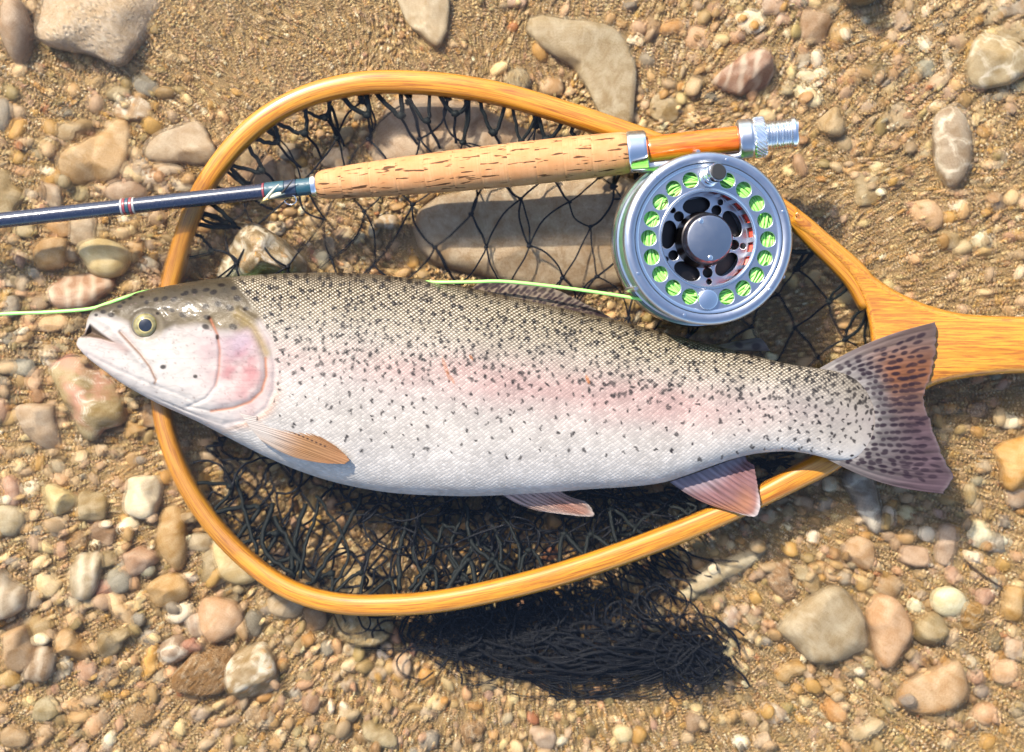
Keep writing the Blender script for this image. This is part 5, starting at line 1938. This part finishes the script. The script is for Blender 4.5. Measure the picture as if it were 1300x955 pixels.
def plate(name, loops, z0, z1, mat, bevel=.8):
    """flat plate with holes: first loop outside, the rest are holes"""
    cu = bpy.data.curves.new(name, 'CURVE')
    cu.dimensions = '2D'
    cu.fill_mode = 'BOTH'
    cu.extrude = ((z1 - z0) / 2 - bevel) * K
    cu.bevel_depth = bevel * K
    cu.bevel_resolution = 1
    cu.offset = -bevel * K
    for L in loops:
        L = np.asarray(L, float)
        s = cu.splines.new('POLY')
        s.points.add(len(L) - 1)
        for p, q in zip(s.points, L): p.co = (q[0] * K, q[1] * K, 0, 1)
        s.use_cyclic_u = True
    o = bpy.data.objects.new(name, cu)
    C.collection.objects.link(o)
    dg = bpy.context.evaluated_depsgraph_get()
    me = bpy.data.meshes.new_from_object(o.evaluated_get(dg))
    bpy.data.objects.remove(o)
    bpy.data.curves.remove(cu)
    me.name = name
    me.transform(__import__('mathutils').Matrix.Translation((0, 0, (z0 + z1) / 2 * K)))
    me.materials.clear(); me.materials.append(mat)
    for p in me.polygons: p.use_smooth = True
    me.set_sharp_from_angle(angle=math.radians(30))
    return me
def circ(cx, cy, r, n=28, rx=None, rot=0):
    a = np.arange(n) / n * 2 * math.pi
    x, y = r * np.cos(a), (rx or r) * np.sin(a)
    c, s = math.cos(rot), math.sin(rot)
    return np.stack([cx + x * c - y * s, cy + x * s + y * c], 1)
# the outer rim of the spool, a rolled lip
rpart("spool_rim", lathe("spool_rim", [(91.5, -3), (91.5, 1.2), (92.6, 3.4), (95, 4.6), (98.5, 4.9), (102.5, 3.9), (105, 1.2), (105.6, -3), (105.2, -8), (104, -9.5), (102, -8), (101.5, -3)], MAT['alu_blue']))
rpart("inner_lip", lathe("inner_lip", [(86.2, -1.2), (87.2, 1.2), (89.4, 2.5), (91.3, 2.5), (91.3, -1.2)], MAT['alu_bright']))
holes = [circ(74.3 * math.cos(math.radians(18 * k)), 74.3 * math.sin(math.radians(18 * k)), 9.6) for k in range(20) if k not in (5, 15)]
rpart("face_plate", plate("face_plate", [circ(0, 0, 88.5, 96), circ(0, 0, 61.5, 72)] + holes, -5, 0, MAT['alu_blue'], .7))
rpart("inner_lip", lathe("inner_lip", [(58.2, -3), (58.4, .4), (59.6, 1.6), (61.4, 1.4), (62.0, .1), (62.0, -3)], MAT['alu_bright']))
# perforated drum wall with the red backing behind it
def drum():
    A = Acc()
    n = 20
    for k in range(n):
        a0, a1 = 2 * math.pi * (k - .17) / n, 2 * math.pi * (k + .17) / n
        a = np.linspace(a0, a1, 4)
        z = np.array([-4.5, -31.0])
        r0, r1 = 57.4, 59.0
        vi = np.stack([r0 * np.cos(a)[:, None] + 0 * z, r0 * np.sin(a)[:, None] + 0 * z, 0 * a[:, None] + z], -1)
        vo = np.stack([r1 * np.cos(a)[:, None] + 0 * z, r1 * np.sin(a)[:, None] + 0 * z, 0 * a[:, None] + z], -1)
        v = np.concatenate([vi.reshape(-1, 3), vo.reshape(-1, 3)]) * K
        g = grid_faces(4, 2)
        A.add(v, [np.concatenate([g, g[:, ::-1] + 8, np.array([[0, 1, 9, 8], [6, 14, 15, 7]])])])
    return A.mesh("drum_posts", MAT['alu'], False)
o = rpart("drum_wall", lathe("drum_wall", [(57.4, -3), (59.4, -3), (59.4, -5.5), (57.4, -5.5)], MAT['alu']))
tag(rpart("drum_posts", drum(), o), kind='stuff')
rpart("drum_foot", lathe("drum_foot", [(57.4, -30), (59.4, -30), (59.4, -38), (57.4, -38)], MAT['alu']), o)
tz = np.linspace(-5, -39, 70)
rpart("backing_line", lathe("backing_line", [(60.6 + .5 * math.cos(i * 2.1), z) for i, z in enumerate(tz)] + [(64, -39), (64, -5)], MAT['red']))
# the spoked plate at the bottom of the recess
sp = [circ(0, 0, 58.5, 96)]
for k in range(5):
    a = math.radians(100 + 72 * k)
    sp.append(circ(43.0 * math.cos(a), 43.0 * math.sin(a), 10.5, 32, 17.5, a))
    b = math.radians(136 + 72 * k)
    sp.append(circ(41.0 * math.cos(b), 41.0 * math.sin(b), 6.3, 20))
    sp.append(circ(52.3 * math.cos(b), 52.3 * math.sin(b), 3.7, 14))
rpart("spoke_plate", plate("spoke_plate", sp, -36, -32, MAT['alu'], .6))
rpart("brake_disc", lathe("brake_disc", [(0.2, -52), (52, -52), (52, -46), (30, -46), (30, -44), (0.2, -44)], MAT['dark_metal'], closed=True))
hub = rpart("hub_cap", lathe("hub_cap", [(30.5, -37), (30.5, -4), (29.4, -.5), (28.9, 3.5), (27.6, 5.6), (25.5, 6.4), (0.2, 6.6), (0.2, -37)], M_HUB))
for a in (math.radians(118), math.radians(272)):
    rpart("cap_notch", lathe("cap_notch", [(0.1, 6.5), (2.8, 6.5), (3.0, 7.2), (2.4, 7.6), (0.1, 7.6)], MAT['alu_bright'], 16), hub, (23.6 * math.cos(a), 23.6 * math.sin(a), 0))
rpart("hub_collar", lathe("hub_collar", [(30.4, -33), (35, -33), (34, -24), (32, -7), (30.4, -6)], MAT['dark_metal']))
# coils of line on the spool
def coils():
    g = np.random.default_rng(8)
    A = Acc()
    for L in range(2):
        for k in range(12):
            r = 64.0 + k * 2.4
            n = 90
            a = np.linspace(0, 2 * math.pi, n)
            rr = r + 1.1 * np.sin(a * g.integers(3, 9) + g.uniform(0, 6)) + g.normal(0, .3)
            z = -8.6 - 2.6 * L + .9 * np.sin(a * g.integers(2, 7) + g.uniform(0, 6))
            v, f, _ = tube(np.stack([rr * np.cos(a), rr * np.sin(a), z], 1) * K, 1.55, None, 6)
            A.add(v, f)
    for k in range(26):
        a0 = g.uniform(0, 6.28); a1 = a0 + g.uniform(.35, .8) * (1 if k % 5 else -1)
        a = np.linspace(a0, a1, 14)
        r = np.linspace(*sorted((g.uniform(65, 70), g.uniform(78, 91))), 14)
        v, f, _ = tube(np.stack([r * np.cos(a), r * np.sin(a), -6.6 + g.normal(0, .3) + 0 * a], 1) * K, 1.5, None, 6)
        A.add(v, f)
    return A.mesh("line_coils", MAT['line'])
tag(rpart("line_coils", coils()), kind='stuff')
tz = np.linspace(-9, -50, 74)
rpart("wound_line", lathe("wound_line", [(93 + .7 * math.cos(i * 2.2), z) for i, z in enumerate(tz)] + [(65, -50), (65, -14)], MAT['line']))
rpart("spool_flange", lathe("spool_flange", [(50, -52), (101, -52), (103, -54), (103, -56), (50, -56)], MAT['alu_blue']))
# the frame behind
rpart("frame_ring", lathe("frame_ring", [(100, -60), (106.2, -60), (108, -63), (108, -71), (106, -74), (60, -75), (60, -70), (100, -69)], MAT['alu_bright']))
for k in range(3):
    a = math.radians((96, 215, 335)[k])
    rpart("frame_pillar", lathe("frame_pillar", [(0.2, -64), (3.4, -64), (3.4, -12), (2.4, -9.5), (0.2, -9.5)], MAT['alu'], 16), None or reel, (107.0 * math.cos(a), 107.0 * math.sin(a), 0))
# handle and counterweight
kn = rpart("handle_knob", lathe("handle_knob", [(0.2, -1), (11.5, -1), (11.8, 1.5), (9.6, 3), (8.8, 6), (10.4, 8), (10.6, 10), (9.4, 11), (9.4, 12.5), (10.6, 13.4), (10.8, 16), (9.6, 17), (9.6, 18.4), (11, 19.4), (11.4, 27), (10.9, 28.4), (0.2, 28.4)], MAT['alu_bright'], 40), reel, (-1, 74.3, .4))
kn.rotation_euler = (math.radians(-9), math.radians(12), 0)
rpart("knob_cap", lathe("knob_cap", [(0.2, 28.2), (9.9, 28.2), (10.1, 29.3), (9.2, 30.2), (0.2, 30.4)], MAT['black_rubber'], 32), kn)
rpart("counterweight", lathe("counterweight", [(0.2, -1), (12.6, -1), (12.6, 3), (11.9, 4.6), (10.4, 5.4), (0.2, 5.6)], MAT['alu_bright'], 36), reel, (-1, -74.3, .4))
for a in (0.35, 1.35, 2.3, 3.6, 4.4, 5.6):
    rpart("rivet", lathe("rivet", [(0.1, 4.4), (2.2, 4.4), (2.0, 5.4), (0.1, 5.7)], MAT['alu_bright'], 14), reel, (98.2 * math.cos(a), 98.2 * math.sin(a), 0))
# foot that clamps to the rod's seat
def foot():
    pts = np.linspace(797, 946, 30)
    ax = rod_axis(pts)
    dy = np.interp(pts, [797, 835, 850, 930, 946], [20, 21, 23, 23, 20])
    wd = np.interp(pts, [797, 812, 860, 925, 946], [5.0, 6.5, 9, 7.5, 4.5])
    v, f, _ = tube(PA(ax[:, 0], ax[:, 1] + dy, ax[:, 2] - 2), wd, 9, 12, 3)
    return mesh_np("reel_foot", v, f, MAT['alu_blue'])
bpy.context.view_layer.update()
o = link("reel_foot", foot(), None, None)
o.parent = reel
o.matrix_parent_inverse = reel.matrix_world.inverted()
# stem from the foot down to the frame
v, f, _ = tube(np.array([P(893, 213, 50), P(896, 207, 50), P(896, 198, 50)]), [16, 13, 10], [6, 6, 6], 12, 3)
o = link("foot_stem", mesh_np("foot_stem", v, f, MAT['alu']), None, reel)
o.matrix_parent_inverse = reel.matrix_world.inverted()

# ------------------------------------------------------------------ fly line
A = Acc()
def line(pts, r=2.3, n=80):
    c = catmull(pts, n)
    v, f, _ = tube(PA(c[:, 0], c[:, 1], c[:, 2]), r, None, 8)
    A.add(v, f)
line([(-120, 408, 3), (0, 399, 4), (60, 396.5, 6), (112, 392.5, 14), (135, 386, 24), (152, 380, 30), (166, 375.5, 24), (182, 371, 4), (200, 369, -14), (250, 363, -24), (310, 358, -28), (380, 354, -28), (450, 354, -24), (505, 357.5, -8), (530, 358, 10),
      (560, 358.5, 24), (600, 358, 28), (640, 357.5, 30), (700, 363.5, 32), (770, 373, 34), (838, 383.5, 42), (862, 384, 46)], 2.2, 260)
# thick green strand put in for the line's reflection on the reel foot
line([(806, 208, 40), (830, 208, 45), (852, 209, 46), (868, 214, 44), (884, 226, 40)], 4.6, 30)
o = link("fly_line", A.mesh("fly_line", MAT['line']))
tag(o, "bright green fly line running from the reel along the trout's back to the water's edge", "fishing line")

# ------------------------------------------------------------------ twig
c = catmull([(1224, 711, 0), (1238, 724, 0), (1256, 736, 0), (1273, 747, 0)], 30)
z = hat(c[:, 0], c[:, 1]) + 5
z = np.maximum(z, np.convolve(np.pad(z, 6, mode='edge'), np.ones(13) / 13, 'valid'))
v, f, _ = tube(PA(c[:, 0], c[:, 1], z), np.linspace(1.7, 1.0, 30), None, 6)
tag(link("twig", mesh_np("twig", v, f, simple("dark_twig", (.055, .03, .015), .7))), "thin dark twig lying on the gravel below the tail fin", "twig")
